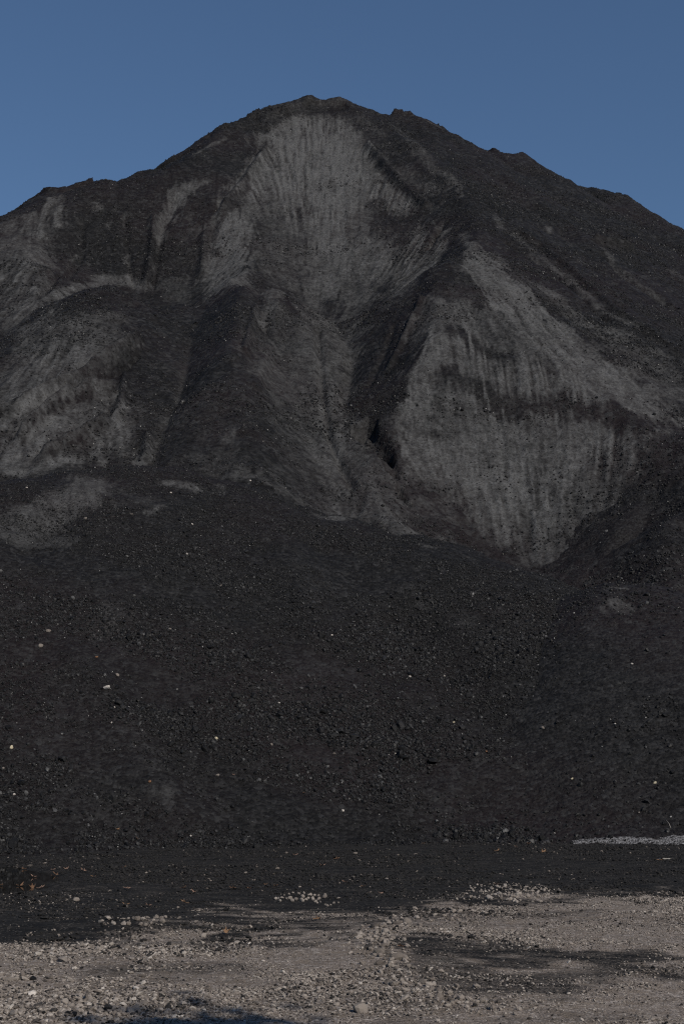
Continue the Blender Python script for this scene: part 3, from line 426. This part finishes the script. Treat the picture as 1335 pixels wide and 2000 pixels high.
def ground_material():
    k = NT('yard_ground')
    g = k.attr('gravel'); pos = k.n('TexCoord').outputs['Object']
    mp = k.n('Mapping'); k.put(mp.inputs['Vector'], pos); mp.inputs['Scale'].default_value = (.35, 1.0, 1.0)
    n1 = k.noise(42, 4, .65); n2 = k.noise(9, 4, .6); n3 = k.noise(6, 5, .65, mp.outputs[0])
    v = k.n('TexVoronoi'); v.inputs['Scale'].default_value = 55; k.put(v.inputs['Vector'], pos)
    sep = k.n('SeparateColor'); k.put(sep.inputs[0], v.outputs['Color'])
    peb = k.ramp(sep.outputs[0], (0.0, (.080, .067, .058)), (.45, (.175, .149, .131)), (.8, (.26, .228, .204)), (1.0, (.38, .345, .315)))
    peb = k.mix(k.ramp(n2, (.36, 1.0), (.56, 0.0)), peb, (.16, .132, .108))
    coal = k.mix(k.ramp(n3, (.40, 0.0), (.66, 1.0)), (.0045, .0045, .005), (.021, .0195, .018))
    coal = k.mix(k.ramp(sep.outputs[1], (.90, 0.0), (.99, 1.0)), coal, (.07, .065, .06))
    f = k.math('ADD', g, k.math('MULTIPLY', k.math('SUBTRACT', n1, .5), .9))
    f = k.math('ADD', f, k.math('MULTIPLY', k.math('SUBTRACT', n3, .5), .7))
    col = k.mix(k.ramp(f, (.22, 0.0), (.74, 1.0)), coal, peb)
    h = k.math('ADD', k.math('MULTIPLY', v.outputs['Distance'], -.8), n1)
    return k.done(col, .92, .2, k.bump(h, .8, .012))
ground = tag(grid_mesh('ground', GX, GY, GZ, GX < 1e9, {'gravel': gm}, ground_material()), kind='structure')
def gz1(x, y): return float(ground_z(np.array([x]), np.array([y]))[0])

# puddle at the left edge of the track
kw_ = NT('puddle_water'); m_water = kw_.done((.006, .006, .005), .03, .5, kw_.bump(kw_.noise(5, 2), .02, .01)); kw_.b.inputs['IOR'].default_value = 1.33
cx, cy = np.mean([p[0] for p in PUDDLE_RIM]), np.mean([p[1] for p in PUDDLE_RIM])
ring = [(cx+(x-cx)*1.15, cy+(y-cy)*1.15, -.045) for x, y in PUDDLE_RIM]
pw = mesh_obj('puddle', [(cx, cy, -.045)]+ring, [(0, i+1, (i+1) % len(ring)+1) for i in range(len(ring))], m_water)
tag(pw, kind='structure')

# ------------------------------------------------------------------ stones: shared shapes
def stone_mesh(name, seed, m, cuts=7, sub=2, flat=.7, roundness=.5):
    r = random.Random(seed); bm = bmesh.new()
    bmesh.ops.create_icosphere(bm, subdivisions=sub, radius=.5)
    planes = []
    for _ in range(cuts):
        v = Vector((r.gauss(0, 1), r.gauss(0, 1), r.gauss(0, 1))).normalized(); planes.append((v, r.uniform(.24, .42)))
    ax = (r.uniform(.85, 1.15), r.uniform(.65, .95), flat*r.uniform(.8, 1.1))
    for v in bm.verts:
        for n, d in planes:
            e = v.co.dot(n)-d
            if e > 0: v.co -= n*e*(1-roundness*.35)
        v.co *= 1+r.uniform(-.045, .045)
        v.co = Vector((v.co.x*ax[0], v.co.y*ax[1], v.co.z*ax[2]))*1.25
    me = bpy.data.meshes.new(name); bm.to_mesh(me); bm.free(); me.materials.append(m)
    return me

def tint_material(name, stops, rough, spec, grain, kind):
    """stone whose own tone comes from a per-stone value"""
    k = NT(name)
    t = k.attr('tint', kind)
    n = k.noise(grain, 4, .6)
    f = k.math('ADD', t, k.math('MULTIPLY', k.math('SUBTRACT', n, .5), .22), clamp=True)
    return k.done(k.ramp(f, *stops), rough, spec, k.bump(n, .5, .02))
COAL_STOPS = [(0.0, (.0045, .0045, .005)), (.55, (.012, .0118, .0124)), (.84, (.034, .034, .035)), (.95, (.085, .085, .085)), (1.0, (.42, .41, .39))]
PEB_STOPS = [(0.0, (.006, .006, .0065)), (.14, (.026, .024, .023)), (.3, (.115, .098, .085)), (.55, (.235, .206, .182)), (.8, (.36, .326, .292)), (1.0, (.52, .48, .44))]
mi_coal = tint_material('coal_lump_bits', COAL_STOPS, .55, .2, 3.0, 'INSTANCER')
mi_peb = tint_material('pebble_bits', PEB_STOPS, .85, .3, 3.0, 'INSTANCER')
mo_coal = tint_material('coal_lump_own', COAL_STOPS, .55, .2, 30.0, 'OBJECT')
mo_peb = tint_material('pebble_own', PEB_STOPS, .85, .3, 40.0, 'OBJECT')

def proto_collection(name, meshes):
    col = bpy.data.collections.new(name)
    for i, me in enumerate(meshes):
        o = bpy.data.objects.new(f'{name}_{i:02d}', me); col.objects.link(o)
    return col
coal_protos = proto_collection('coal_bit_shapes', [stone_mesh('coal_bit', 100+i, mi_coal, 9, 1, .75, .1) for i in range(6)])
peb_protos = proto_collection('pebble_shapes', [stone_mesh('pebble', 200+i, mi_peb, 6, 1, .68, .7) for i in range(6)])

def scatter(name, pos, scl, rot, tint, protos):
    """one uncountable mass of small pieces"""
    n = len(pos); me = bpy.data.meshes.new(name); me.vertices.add(n)
    me.vertices.foreach_set('co', np.asarray(pos, np.float32).ravel())
    for k, v, typ in (('scl', scl, 'FLOAT_VECTOR'), ('rot', rot, 'FLOAT_VECTOR')):
        a = me.attributes.new(k, typ, 'POINT'); a.data.foreach_set('vector', np.asarray(v, np.float32).ravel())
    a = me.attributes.new('tint', 'FLOAT', 'POINT'); a.data.foreach_set('value', np.asarray(tint, np.float32))
    a = me.attributes.new('pick', 'INT', 'POINT'); a.data.foreach_set('value', np.asarray(rng.integers(0, 6, n), np.int32))
    o = bpy.data.objects.new(name, me); C.objects.link(o)
    ng = bpy.data.node_groups.new(name+'_nodes', 'GeometryNodeTree')
    ng.interface.new_socket('Geometry', in_out='INPUT', socket_type='NodeSocketGeometry'); ng.interface.new_socket('Geometry', in_out='OUTPUT', socket_type='NodeSocketGeometry')
    N = ng.nodes; Lk = ng.links.new
    gi = N.new('NodeGroupInput'); go = N.new('NodeGroupOutput'); ip = N.new('GeometryNodeInstanceOnPoints'); ci = N.new('GeometryNodeCollectionInfo')
    ci.inputs['Collection'].default_value = protos; ci.inputs['Separate Children'].default_value = True; ci.inputs['Reset Children'].default_value = True
    def na(nm, typ):
        q = N.new('GeometryNodeInputNamedAttribute'); q.data_type = typ; q.inputs['Name'].default_value = nm; return q.outputs[0]
    e2r = N.new('FunctionNodeEulerToRotation')
    Lk(na('rot', 'FLOAT_VECTOR'), e2r.inputs[0])
    Lk(gi.outputs[0], ip.inputs['Points']); Lk(ci.outputs[0], ip.inputs['Instance']); ip.inputs['Pick Instance'].default_value = True
    Lk(na('pick', 'INT'), ip.inputs['Instance Index']); Lk(e2r.outputs[0], ip.inputs['Rotation']); Lk(na('scl', 'FLOAT_VECTOR'), ip.inputs['Scale'])
    Lk(ip.outputs[0], go.inputs[0])
    md = o.modifiers.new('pieces', 'NODES'); md.node_group = ng
    tag(o, kind='stuff'); return o

def rand_rot(n, tilt=3.14):
    r = rng.uniform(-1, 1, (n, 3))*np.array([tilt, tilt, math.pi]); return r
def aspect(s, lo=.75, hi=1.3):
    return s[:, None]*rng.uniform(lo, hi, (len(s), 3))

# ---- coal bits lying on the slopes
def slope_bits(name, f, n, size_lo, size_mu, size_sig, size_hi, ymax, coarse_bias, label, pale=.006, zpow=0.0):
    x0, y0, c, Z, D_ = FIELDS[f]
    m = int(n*2.6)
    y = rng.uniform(y0, min(ymax, y0+c*(Z.shape[0]-1)), m); x = rng.uniform(-1, 1, m)*(.262*y+2.6)
    z = field(f, x, y)
    others = np.max([field(g_, x, y) for g_ in FIELDS if g_ != f], 0)
    du = field_dust(f, x, y)
    patch = 1.1*fbm(x*.45, y, 1.5, 4, 90)+.5*fbm(x*.6, y, .5, 3, 91)
    p = np.clip(.55+coarse_bias*patch-1.1*du, .04, 1)
    ok = (z > others-.02) & (z > .0) & (rng.uniform(0, 1, m) < p)
    x, y, z, patch, du = x[ok][:n], y[ok][:n], z[ok][:n], patch[ok][:n], du[ok][:n]
    s = np.clip(rng.lognormal(math.log(size_mu), size_sig, len(x))*(1+.35*np.clip(patch, -.6, 1)), size_lo, size_hi)
    if zpow: s *= np.clip(1.45-zpow*z, .6, 1.5)
    t = np.clip(rng.beta(1.5, 2.2, len(x))*1.0, 0, .93); t = np.where(rng.uniform(0, 1, len(x)) < pale, rng.uniform(.94, 1.0, len(x)), t)
    s = np.where(t > .93, np.minimum(s, size_mu*1.1), s)
    pos = np.stack([x, y, z+.12*s], -1)
    return pos, s, t
pos, s, t = slope_bits('a', 'front', 215000, .011, .023, .48, .13, 41, .85, '', .006, .085)
order = np.argsort(-s); big, rest = order[:110], order[110:]
scatter('coal_rubble', pos[rest], aspect(s[rest]), rand_rot(len(rest)), t[rest], coal_protos)['label'] = 'loose black coal rubble covering the low front mound'
big_lumps = [(pos[i], s[i], t[i]) for i in big]
pos, s, t = slope_bits('b', 'heap', 150000, .022, .038, .36, .12, 82, .6, '', .010)
scatter('coal_rubble', pos, aspect(s), rand_rot(len(s)), t, coal_protos)['label'] = 'loose coal rubble scattered over the towering heap'
pos, s, t = slope_bits('c', 'right', 14000, .02, .036, .45, .15, 50, .6, '', .008)
scatter('coal_rubble', pos, aspect(s), rand_rot(len(s)), t, coal_protos)['label'] = 'loose coal rubble on the dark slope at the right edge'
pos, s, t = slope_bits('d', 'bench', 16000, .016, .032, .45, .14, 40, .6, '', .008)
scatter('coal_rubble', pos, aspect(s), rand_rot(len(s)), t, coal_protos)['label'] = 'loose coal rubble on the low bench at the lower right'

# ---- the largest coal lumps, one by one
lump_shapes = [stone_mesh('coal_lump', 300+i, mo_coal, 9, 2, .75, .1) for i in range(8)]
def put(name, me, p, s, tint, label, cat, group=None, tilt=.5, squash=(1, 1, 1), rz=None):
    o = bpy.data.objects.new(name, me); C.objects.link(o)
    o.location = p; o.scale = (s*squash[0], s*squash[1], s*squash[2]); r = rng.uniform(-1, 1, 3)
    o.rotation_euler = (r[0]*tilt, r[1]*tilt, r[2]*math.pi if rz is None else rz); o['tint'] = float(tint)
    return tag(o, label, cat, group)
for i, (p, s_, t_) in enumerate(big_lumps):
    u = p[0]/p[1]
    col_ = 'at the left edge of' if u < -.16 else 'on the left part of' if u < -.05 else 'in the middle of' if u < .07 else 'on the right part of'
    row_ = 'at the foot,' if p[2] < .9 else 'low down,' if p[2] < 2.4 else 'halfway up,' if p[2] < 4.5 else 'high up,'
    put('coal_lump', lump_shapes[i % 8], p+np.array([0, 0, .05*s_]), s_*1.1, min(t_, .62), 'large angular coal lump '+row_+' '+col_+' the front mound', 'coal lump', 'large coal lumps '+row_.strip(',')+' '+col_+' the front mound', 1.5)

# ---- pale odd stones on the coal slopes
peb_shapes = [stone_mesh('stone', 400+i, mo_peb, 7, 2, .7, .5) for i in range(10)]
TINT = {'w': .92, 'c': .9, 'p': .62, 't': .52, 'g': .42, 'd': .27, 'k': .04, 'o': .6}
def plain(name, col, rough=.85, grain=60, amt=.35, spec=.3):
    k = NT(name); n = k.noise(grain, 4, .6)
    return k.done(k.mix(k.ramp(n, (.3, 0.0), (.7, 1.0)), tuple(c*(1-amt) for c in col), tuple(c*(1+amt) for c in col)), rough, spec, k.bump(n, .5, .01))
m_orange = plain('rust_stone', (.16, .085, .045)); m_cream = plain('cream_stone', (.48, .42, .30))
orange_shape = stone_mesh('rust_bit', 500, m_orange, 7, 2, .7); cream_shape = stone_mesh('cream_stone', 501, m_cream, 7, 2, .7)
BIT_LABEL = {0: 'white elongated stone lying on the left part of the front mound', 1: 'cream stone at the left edge low on the front mound', 2: 'small white stone at the left edge near the foot of the mound',
    3: 'cream cube-like stone left of centre on the front mound', 4: 'tan stone just under the crest of the front mound', 5: 'small rust orange bit above the white elongated stone',
    6: 'small cream stone right of centre on the front mound', 8: 'rust orange bit low on the mound above the grey dust spot', 28: 'rust orange bit low on the right part of the mound',
    10: 'grey stone high at the left of the front mound', 11: 'larger grey stone at the left, just under a similar one', 26: 'cream stone low on the mound right of centre', 27: 'cream stone near the right edge above the white strip', 38: 'tan stone just above the white strip at the right'}
for i, (x, y, z, s_, kk) in enumerate(PALE_BITS):
    zz = float(pile_top(np.array([x]), np.array([y]))[0])
    me = {'o': orange_shape, 'c': cream_shape}.get(kk, peb_shapes[i % 10])
    lab = BIT_LABEL.get(i) or ('grey stone standing out of the black coal slope' if kk == 'g' else 'tiny white stone standing out of the black coal slope')
    grp = None if i in BIT_LABEL else ('grey stones on the coal slopes' if kk == 'g' else 'tiny white stones on the coal slopes')
    put('stone', me, (x, y, zz+.12*s_), s_*.9, TINT[kk], lab, 'stone', grp, .6, (1.5, .8, .7) if i == 0 else (1, 1, 1), R(-25) if i == 0 else None)

# ---- gravel of the yard
def ground_bits(n, ylo, yhi, mu, sig, lo, hi, want, tintf, sink=.15):
    m = n*3
    u = rng.uniform(0, 1, m); y = np.sqrt(ylo**2+u*(yhi**2-ylo**2)); x = rng.uniform(-1, 1, m)*(.262*y+2.8)
    gmv = ground_mask(x, y); clump = fbm(x*.7, y, .9, 4, 61)+.5*fbm(x, y, .3, 2, 62)
    ok = (rng.uniform(0, 1, m) < want(gmv, clump)) & (puddle_in(x, y) > 1.1) & (pile_top(x, y) < .05)
    x, y, gmv, clump = x[ok][:n], y[ok][:n], gmv[ok][:n], clump[ok][:n]
    s = np.clip(rng.lognormal(math.log(mu), sig, len(x))*(1+.5*np.clip(clump, -.5, 1)), lo, hi)
    s = s*(1+.55*(1-sstep(-1.6, -.6, x+.25*clump))*(1-sstep(11.5, 13, y)))
    z = ground_z(x, y)+s*(.5-sink)*.5
    return np.stack([x, y, z], -1), s, tintf(len(x), gmv)
def pebble_tint(n, g): 
    t = np.clip(rng.normal(.47, .17, n), .12, 1); t = np.where(rng.uniform(0, 1, n) < .07, rng.uniform(.0, .15, n), t)
    return np.where(rng.uniform(0, 1, n) < .6-.75*g, rng.uniform(0, .16, n), t)
pos, s, t = ground_bits(165000, 7.6, 16.5, .0098, .43, .005, .038, lambda g, c: np.clip(g, 0, 1)**1.3*np.clip(.55+.6*c, .1, 1), pebble_tint)
scatter('gravel', pos, aspect(s)*np.array([1, 1, .8]), rand_rot(len(s), .7), t, peb_protos)['label'] = 'pale beige crushed gravel of the yard in the foreground'
def track_tint(n, g):
    t = rng.uniform(.0, .10, n); return np.where(rng.uniform(0, 1, n) < .028, rng.uniform(.16, .5, n), t)
pos, s, t = ground_bits(50000, 12, 27, .019, .42, .008, .07, lambda g, c: np.clip(1-g, 0, 1)*np.clip(.4+.7*c, .06, 1), track_tint)
scatter('coal_grit', pos, aspect(s)*np.array([1, 1, .8]), rand_rot(len(s), .7), t, peb_protos)['label'] = 'black coal grit strewn over the dark track'

cl = []
for (ax, ay), (bx, by), n_, wx, wy in CLUSTER:
    u_ = rng.uniform(0, 1, n_); cl.append(np.stack([ax+(bx-ax)*u_+rng.normal(0, wx, n_), ay+(by-ay)*u_+rng.normal(0, wy, n_)], -1))
cl = np.concatenate(cl); cs = np.clip(rng.lognormal(math.log(.030), .4, len(cl)), .013, .065)
scatter('cobble_rubble', np.stack([cl[:,0], cl[:,1], ground_z(cl[:,0], cl[:,1])+.2*cs], -1), aspect(cs), rand_rot(len(cs), .6), np.clip(rng.normal(.40, .12, len(cs)), .15, .8), peb_protos)['label'] = 'greyish broken cobbles mixed into the middle of the gravel'

# ---- cobbles and stones one can pick out
KIND = {'w': 'white', 'p': 'pale', 't': 'tan', 'g': 'grey', 'd': 'dark grey', 'k': 'black coal'}
for i, (x, y, s_, kk) in enumerate(COBBLES):
    z = gz1(x, y); nm = 'coal_lump' if kk == 'k' else 'stone'
    if i == 0: lab, grp = 'round dark grey rock at the top of the cobble cluster in the gravel', None
    elif i == 1: lab, grp = 'grey rock with pale cap right of the round dark rock', None
    elif i == 2: lab, grp = 'pale blocky rock just below the round dark rock', None
    elif i == 5: lab, grp = 'flat grey rock in the middle of the cobble cluster', None
    elif i == 6: lab, grp = 'broad grey slab in the middle of the cobble cluster', None
    elif i == 72: lab, grp = 'lone pinkish stone on the black track right of the puddle', None
    elif i == 74: lab, grp = 'white stone on the gravel edge left of centre', None
    else:
        side = 'in the central cobble cluster of the gravel' if i < 36 else 'in the stony gravel at the lower left'
        lab = KIND[kk]+(' lump ' if kk == 'k' else ' stone ')+side; grp = KIND[kk]+' stones '+side
    put(nm, peb_shapes[i % 10] if kk != 'k' else lump_shapes[i % 8], (x, y, z+.18*s_), s_*1.1, TINT[kk]*.92*(1+.12*rng.uniform(-1, 1)), lab, 'coal lump' if kk == 'k' else 'stone', grp, .35)
for i, (x, y, s_) in enumerate(ROW_STONES):
    part_ = 'left end' if x < ROW_STONES[12][0] else 'middle' if x < ROW_STONES[8][0]-.02 else 'right end'
    lab = 'grey triangular stone at the right end of the pale stone row' if i == 11 else f'pale stone at the {part_} of the small stone row on the black track'
    put('stone', peb_shapes[i % 10], (x, y, gz1(x, y)+.28*s_), s_*1.0, .42 if i == 11 else rng.uniform(.42, .66), lab, 'stone', None if i == 11 else f'pale stones at the {part_} of the row', .4, (1, 1, 1.25))
# a spill of white rubble at the right edge of the gravel
def spill(n, a, b, wid, smu):
    out = []
    for _ in range(n):
        t_ = rng.uniform(0, 1); x = a[0]+(b[0]-a[0])*t_+rng.normal(0, .16); y = a[1]+(b[1]-a[1])*t_+rng.normal(0, wid*1.4)
        out.append((x, y, float(np.clip(rng.lognormal(math.log(smu), .35), .02, .09))))
    return out
rub = spill(150, SPILL[0], SPILL[1], .3, .034)+spill(100, SPILL[2], SPILL[3], .25, .036)+spill(90, SPILL[4], SPILL[5], .2, .03)+spill(45, SPILL[6], SPILL[7], .25, .03)
rub.sort(key=lambda q: -q[2])
for i, (x, y, s_) in enumerate(rub[:48]):
    side = 'left' if x < (SPILL[2][0]+SPILL[1][0])*.5 else 'right'; fb = 'near' if y < SPILL[2][1]+.35 else 'far'
    put('stone', peb_shapes[i % 10], (x, y, gz1(x, y)+.2*s_), s_*.8, rng.uniform(.42, .7), f'pale stone in the {fb} {side} part of the white rubble spill by the gravel', 'stone', f'stones of the {fb} {side} part of the white rubble spill', .4)
rr = np.array(rub[48:]); scatter('white_rubble', np.stack([rr[:,0], rr[:,1], ground_z(rr[:,0], rr[:,1])+.2*rr[:,2]], -1), aspect(.75*rr[:,2]), rand_rot(len(rr), .7), rng.uniform(.34, .7, len(rr)), peb_protos)['label'] = 'small white rubble spilled at the right edge of the gravel'

# ------------------------------------------------------------------ white lime strip along the foot of the mound
LS = np.array([(p[1], p[2]) for p in LIME_STRIP])
lx = np.arange(LS[0,0]-.2, LS[-1,0], .03); ly = np.arange(24.2, 29.2, .03); LX, LY = np.meshgrid(lx, ly)
base = np.maximum(pile_top(LX, LY), ground_z(LX, LY))
ph = pile_top(LX, LY)-ground_z(LX, LY)
foot = np.array([ly[np.argmax(ph[:, j] > .03)] if (ph[:, j] > .03).any() else 26.0 for j in range(len(lx))]); foot = np.convolve(np.pad(foot, 15, 'edge'), np.ones(31)/31, 'valid')[None, :]
wid = np.interp(LX, [LS[0,0], LS[1,0], LS[2,0], LS[-1,0]], [.10, .17, .21, .26])
ln = fbm(LX, LY, .5, 4, 71)+.7*fbm(LX, LY, .14, 3, 72)
ins = np.minimum((LY-foot+.10)/.10+.4*ln, (foot+wid-LY)/(.5*wid)+.6*ln)
LZ = base+.014*sstep(0, .6, ins)-.004+.006*fbm(LX, LY, .12, 3, 73)
kl = NT('lime'); nl = kl.noise(34, 6, .75)
m_lime = kl.done(kl.mix(kl.ramp(nl, (.46, 0.0), (.60, 1.0)), (.014, .014, .015), (.26, .26, .272)), .95, .2, kl.bump(nl, .8, .02))
lime = grid_mesh('lime_strip', LX, LY, LZ, ins > .05, {}, m_lime)
tag(lime, 'white crusty strip along the foot of the coal at the right edge', 'lime deposit')

# ------------------------------------------------------------------ fallen leaves
def leaf_mesh(name, seed, m):
    r = random.Random(seed); tips = [(-110, .42), (-55, .8), (0, 1.0), (55, .8), (110, .42)]; out = []
    for i, (a, l) in enumerate(tips):
        l *= r.uniform(.85, 1.1)
        for da, f in ((-22, .55), (-9, .62), (-6, .8), (0, 1.0), (6, .8), (9, .62)):
            out.append((math.radians(a+da), l*f))
        if i < 4: out.append((math.radians(a+27), .30))
    co = [(0, 0, 0)]; n = len(out)
    bend = r.uniform(.9, 2.0); tw = r.uniform(-.6, .6)
    def lift(x, y): return bend*.55*(x*x)+tw*.4*x*y+.35*bend*max(0, y-.2)**2
    for a, l in out:
        x, y = math.sin(a)*l*.55, math.cos(a)*l*.55; co.append((x, y, lift(x*1.6, y*1.6)*.6))
    co.append((0, -.16, .01)); 
    top = len(co); co += [(x, y, z-.012) for x, y, z in co]
    f = [(0, i+1, (i+1) % n+1) for i in range(n-1)]+[(0, n, n+1), (0, n+1, 1)]
    f += [tuple(top+i for i in reversed(q)) for q in f]
    ringi = list(range(1, n+2)); f += [(ringi[i], top+ringi[i], top+ringi[(i+1) % len(ringi)], ringi[(i+1) % len(ringi)]) for i in range(len(ringi))]
    # stalk
    b = len(co); co += [(-.012, -.15, .0), (.012, -.15, .0), (.03, -.42, .05), (.012, -.42, .05), (0, -.15, .02), (.02, -.42, .07)]
    f += [(b, b+1, b+2, b+3), (b+1, b+4, b+5, b+2), (b+4, b, b+3, b+5)]
    me = bpy.data.meshes.new(name); me.from_pydata(co, [], f); me.update(); me.materials.append(m); return me
leaf_mats = [plain('leaf_tan', (.20, .118, .066), .75, 25, .3), plain('leaf_brown', (.14, .08, .048), .75, 25, .35), plain('leaf_pale', (.23, .15, .115), .75, 25, .25)]
leaf_shapes = [leaf_mesh('leaf', 600+i, leaf_mats[i % 3]) for i in range(9)]
LEAF_LABEL = {8: 'curled tan leaf standing up in the puddle', 9: 'large pale pinkish leaf at the rim of the puddle', 23: 'tan leaf on the gravel edge below the row of pale stones', 27: 'brown leaf standing upright on the gravel edge', 37: 'rust brown leaf beside the central cobble cluster', 14: 'tan leaf alone on the dark track below the others at left', 25: 'tan leaf on the dark track left of centre', 34: 'wide brown leaf on the far track right of centre'}
for i, (x, y, s_) in enumerate(LEAVES):
    inp = float(puddle_in(np.array([x]), np.array([y]))[0]) < 1.05
    z = -.045 if inp else max(gz1(x, y), float(pile_top(np.array([x]), np.array([y]))[0]))+.012
    o = bpy.data.objects.new('leaf', leaf_shapes[2 if i == 9 else (i*4+i//3) % 9]); C.objects.link(o)
    o.location = (x, y, z+.01); o.scale = (.112*s_, .095*s_, .15*s_)
    o.rotation_euler = (R(60) if i in (8, 27) else rng.uniform(-.25, .35), rng.uniform(-.3, .3), rng.uniform(-3.1, 3.1) if i not in (8, 27) else .3)
    where = 'floating in the puddle' if inp else ('at the foot of the coal mound' if y > 22.5 else ('on the far part of the black track' if y > 19.2 else 'on the near part of the black track')+(', left side' if x/y < -.09 else ', middle' if x/y < .07 else ', right side'))
    lab = LEAF_LABEL.get(i) or 'fallen tan leaf '+where
    tag(o, lab, 'leaf', None if i in LEAF_LABEL else 'fallen leaves '+where)

# ------------------------------------------------------------------ twig and splinter
def twig(name, pts, r0, r1, m, label, cat):
    co = []; f = []; n = 6
    for k, p in enumerate(pts):
        r_ = r0+(r1-r0)*k/(len(pts)-1)
        for j in range(n): co.append((p[0]+r_*math.cos(j*2*math.pi/n), p[1]+r_*.5*math.sin(j*2*math.pi/n), p[2]+r_*math.sin(j*2*math.pi/n)))
    for k in range(len(pts)-1):
        for j in range(n): f.append((k*n+j, k*n+(j+1) % n, (k+1)*n+(j+1) % n, (k+1)*n+j))
    f += [tuple(range(n))[::-1], tuple((len(pts)-1)*n+j for j in range(n))]
    return tag(mesh_obj(name, co, f, m, True), label, cat)
m_twig = plain('bleached_twig', (.26, .245, .22), .8, 30, .2)
tw0, tw1 = TWIG; zt = lambda p: float(max(pile_top(np.array([p[0]]), np.array([p[1]]))[0], 0))
twig('twig', [(tw1[0], tw1[1], zt(tw1)+.0), (tw1[0]*.6+tw0[0]*.4+.012, tw1[1]*.6+tw0[1]*.4, zt(tw1)*.6+zt(tw0)*.4+.03), (tw0[0], tw0[1], zt(tw0)+.05)], .005, .003, m_twig, 'thin bleached twig leaning out of the coal above the white strip', 'twig')
sx, sy = SPLINTER; sz = gz1(sx, sy)
twig('splinter', [(sx-.12, sy+.02, sz+.008), (sx-.03, sy, sz+.016), (sx+.07, sy-.02, sz+.014), (sx+.12, sy-.01, sz+.006)], .015, .006, m_twig, 'pale flat wood splinter on the track near the right edge', 'wood splinter')

# ------------------------------------------------------------------ unseen maple added out of the picture so its top shades the near gravel
def maple(x, y, h):
    r = random.Random(5); root = bpy.data.objects.new('maple_tree', None); C.objects.link(root); root.location = (x, y, 0)
    tag(root, 'unseen maple tree added out of the picture at the right to shade the near gravel', 'tree')
    co, f = [], []
    def limb(a, b, ra, rb):
        a, b = Vector(a), Vector(b); d = (b-a).normalized(); u = d.orthogonal().normalized(); v = d.cross(u); k = len(co)
        for p, rr in ((a, ra), (b, rb)):
            for j in range(7): co.append(tuple(p+rr*(math.cos(j*.8976)*u+math.sin(j*.8976)*v)))
        for j in range(7): f.append((k+j, k+(j+1) % 7, k+7+(j+1) % 7, k+7+j))
    limb((0, 0, -.1), (.1, 0, h*.45), .22, .15); limb((.1, 0, h*.45), (0, .05, h*.93), .15, .03)
    tips = []
    for i in range(26):
        z = h*(.3+.62*i/26); a = i*2.4; L_ = .25+1.5*(1-(z/h-.3)/.62)**.9
        e = (math.cos(a)*L_, math.sin(a)*L_, z+L_*.45); limb((.05, 0, z), e, .05, .012); tips.append((Vector((.05, 0, z)), Vector(e)))
    mesh_obj('trunk', co, f, plain('maple_bark', (.12, .10, .085), .9, 14, .4), True, root)
    lc, lf = [], []
    for a, e in tips:
        for _ in range(120):
            p = a.lerp(e, r.uniform(.25, 1.1))+Vector((r.gauss(0, .2), r.gauss(0, .2), r.gauss(0, .22)))
            u = Vector((r.gauss(0, 1), r.gauss(0, 1), r.gauss(0, 1))).normalized(); v = u.orthogonal().normalized(); s_ = r.uniform(.07, .12); k = len(lc)
            lc += [tuple(p-u*s_), tuple(p+v*s_*.7), tuple(p+u*s_), tuple(p-v*s_*.7)]; lf.append((k, k+1, k+2, k+3))
    mesh_obj('crown', lc, lf, plain('maple_foliage', (.16, .10, .03), .7, 10, .4), False, root)
maple(ADDED_MAPLE[0], ADDED_MAPLE[1], ADDED_MAPLE[2])
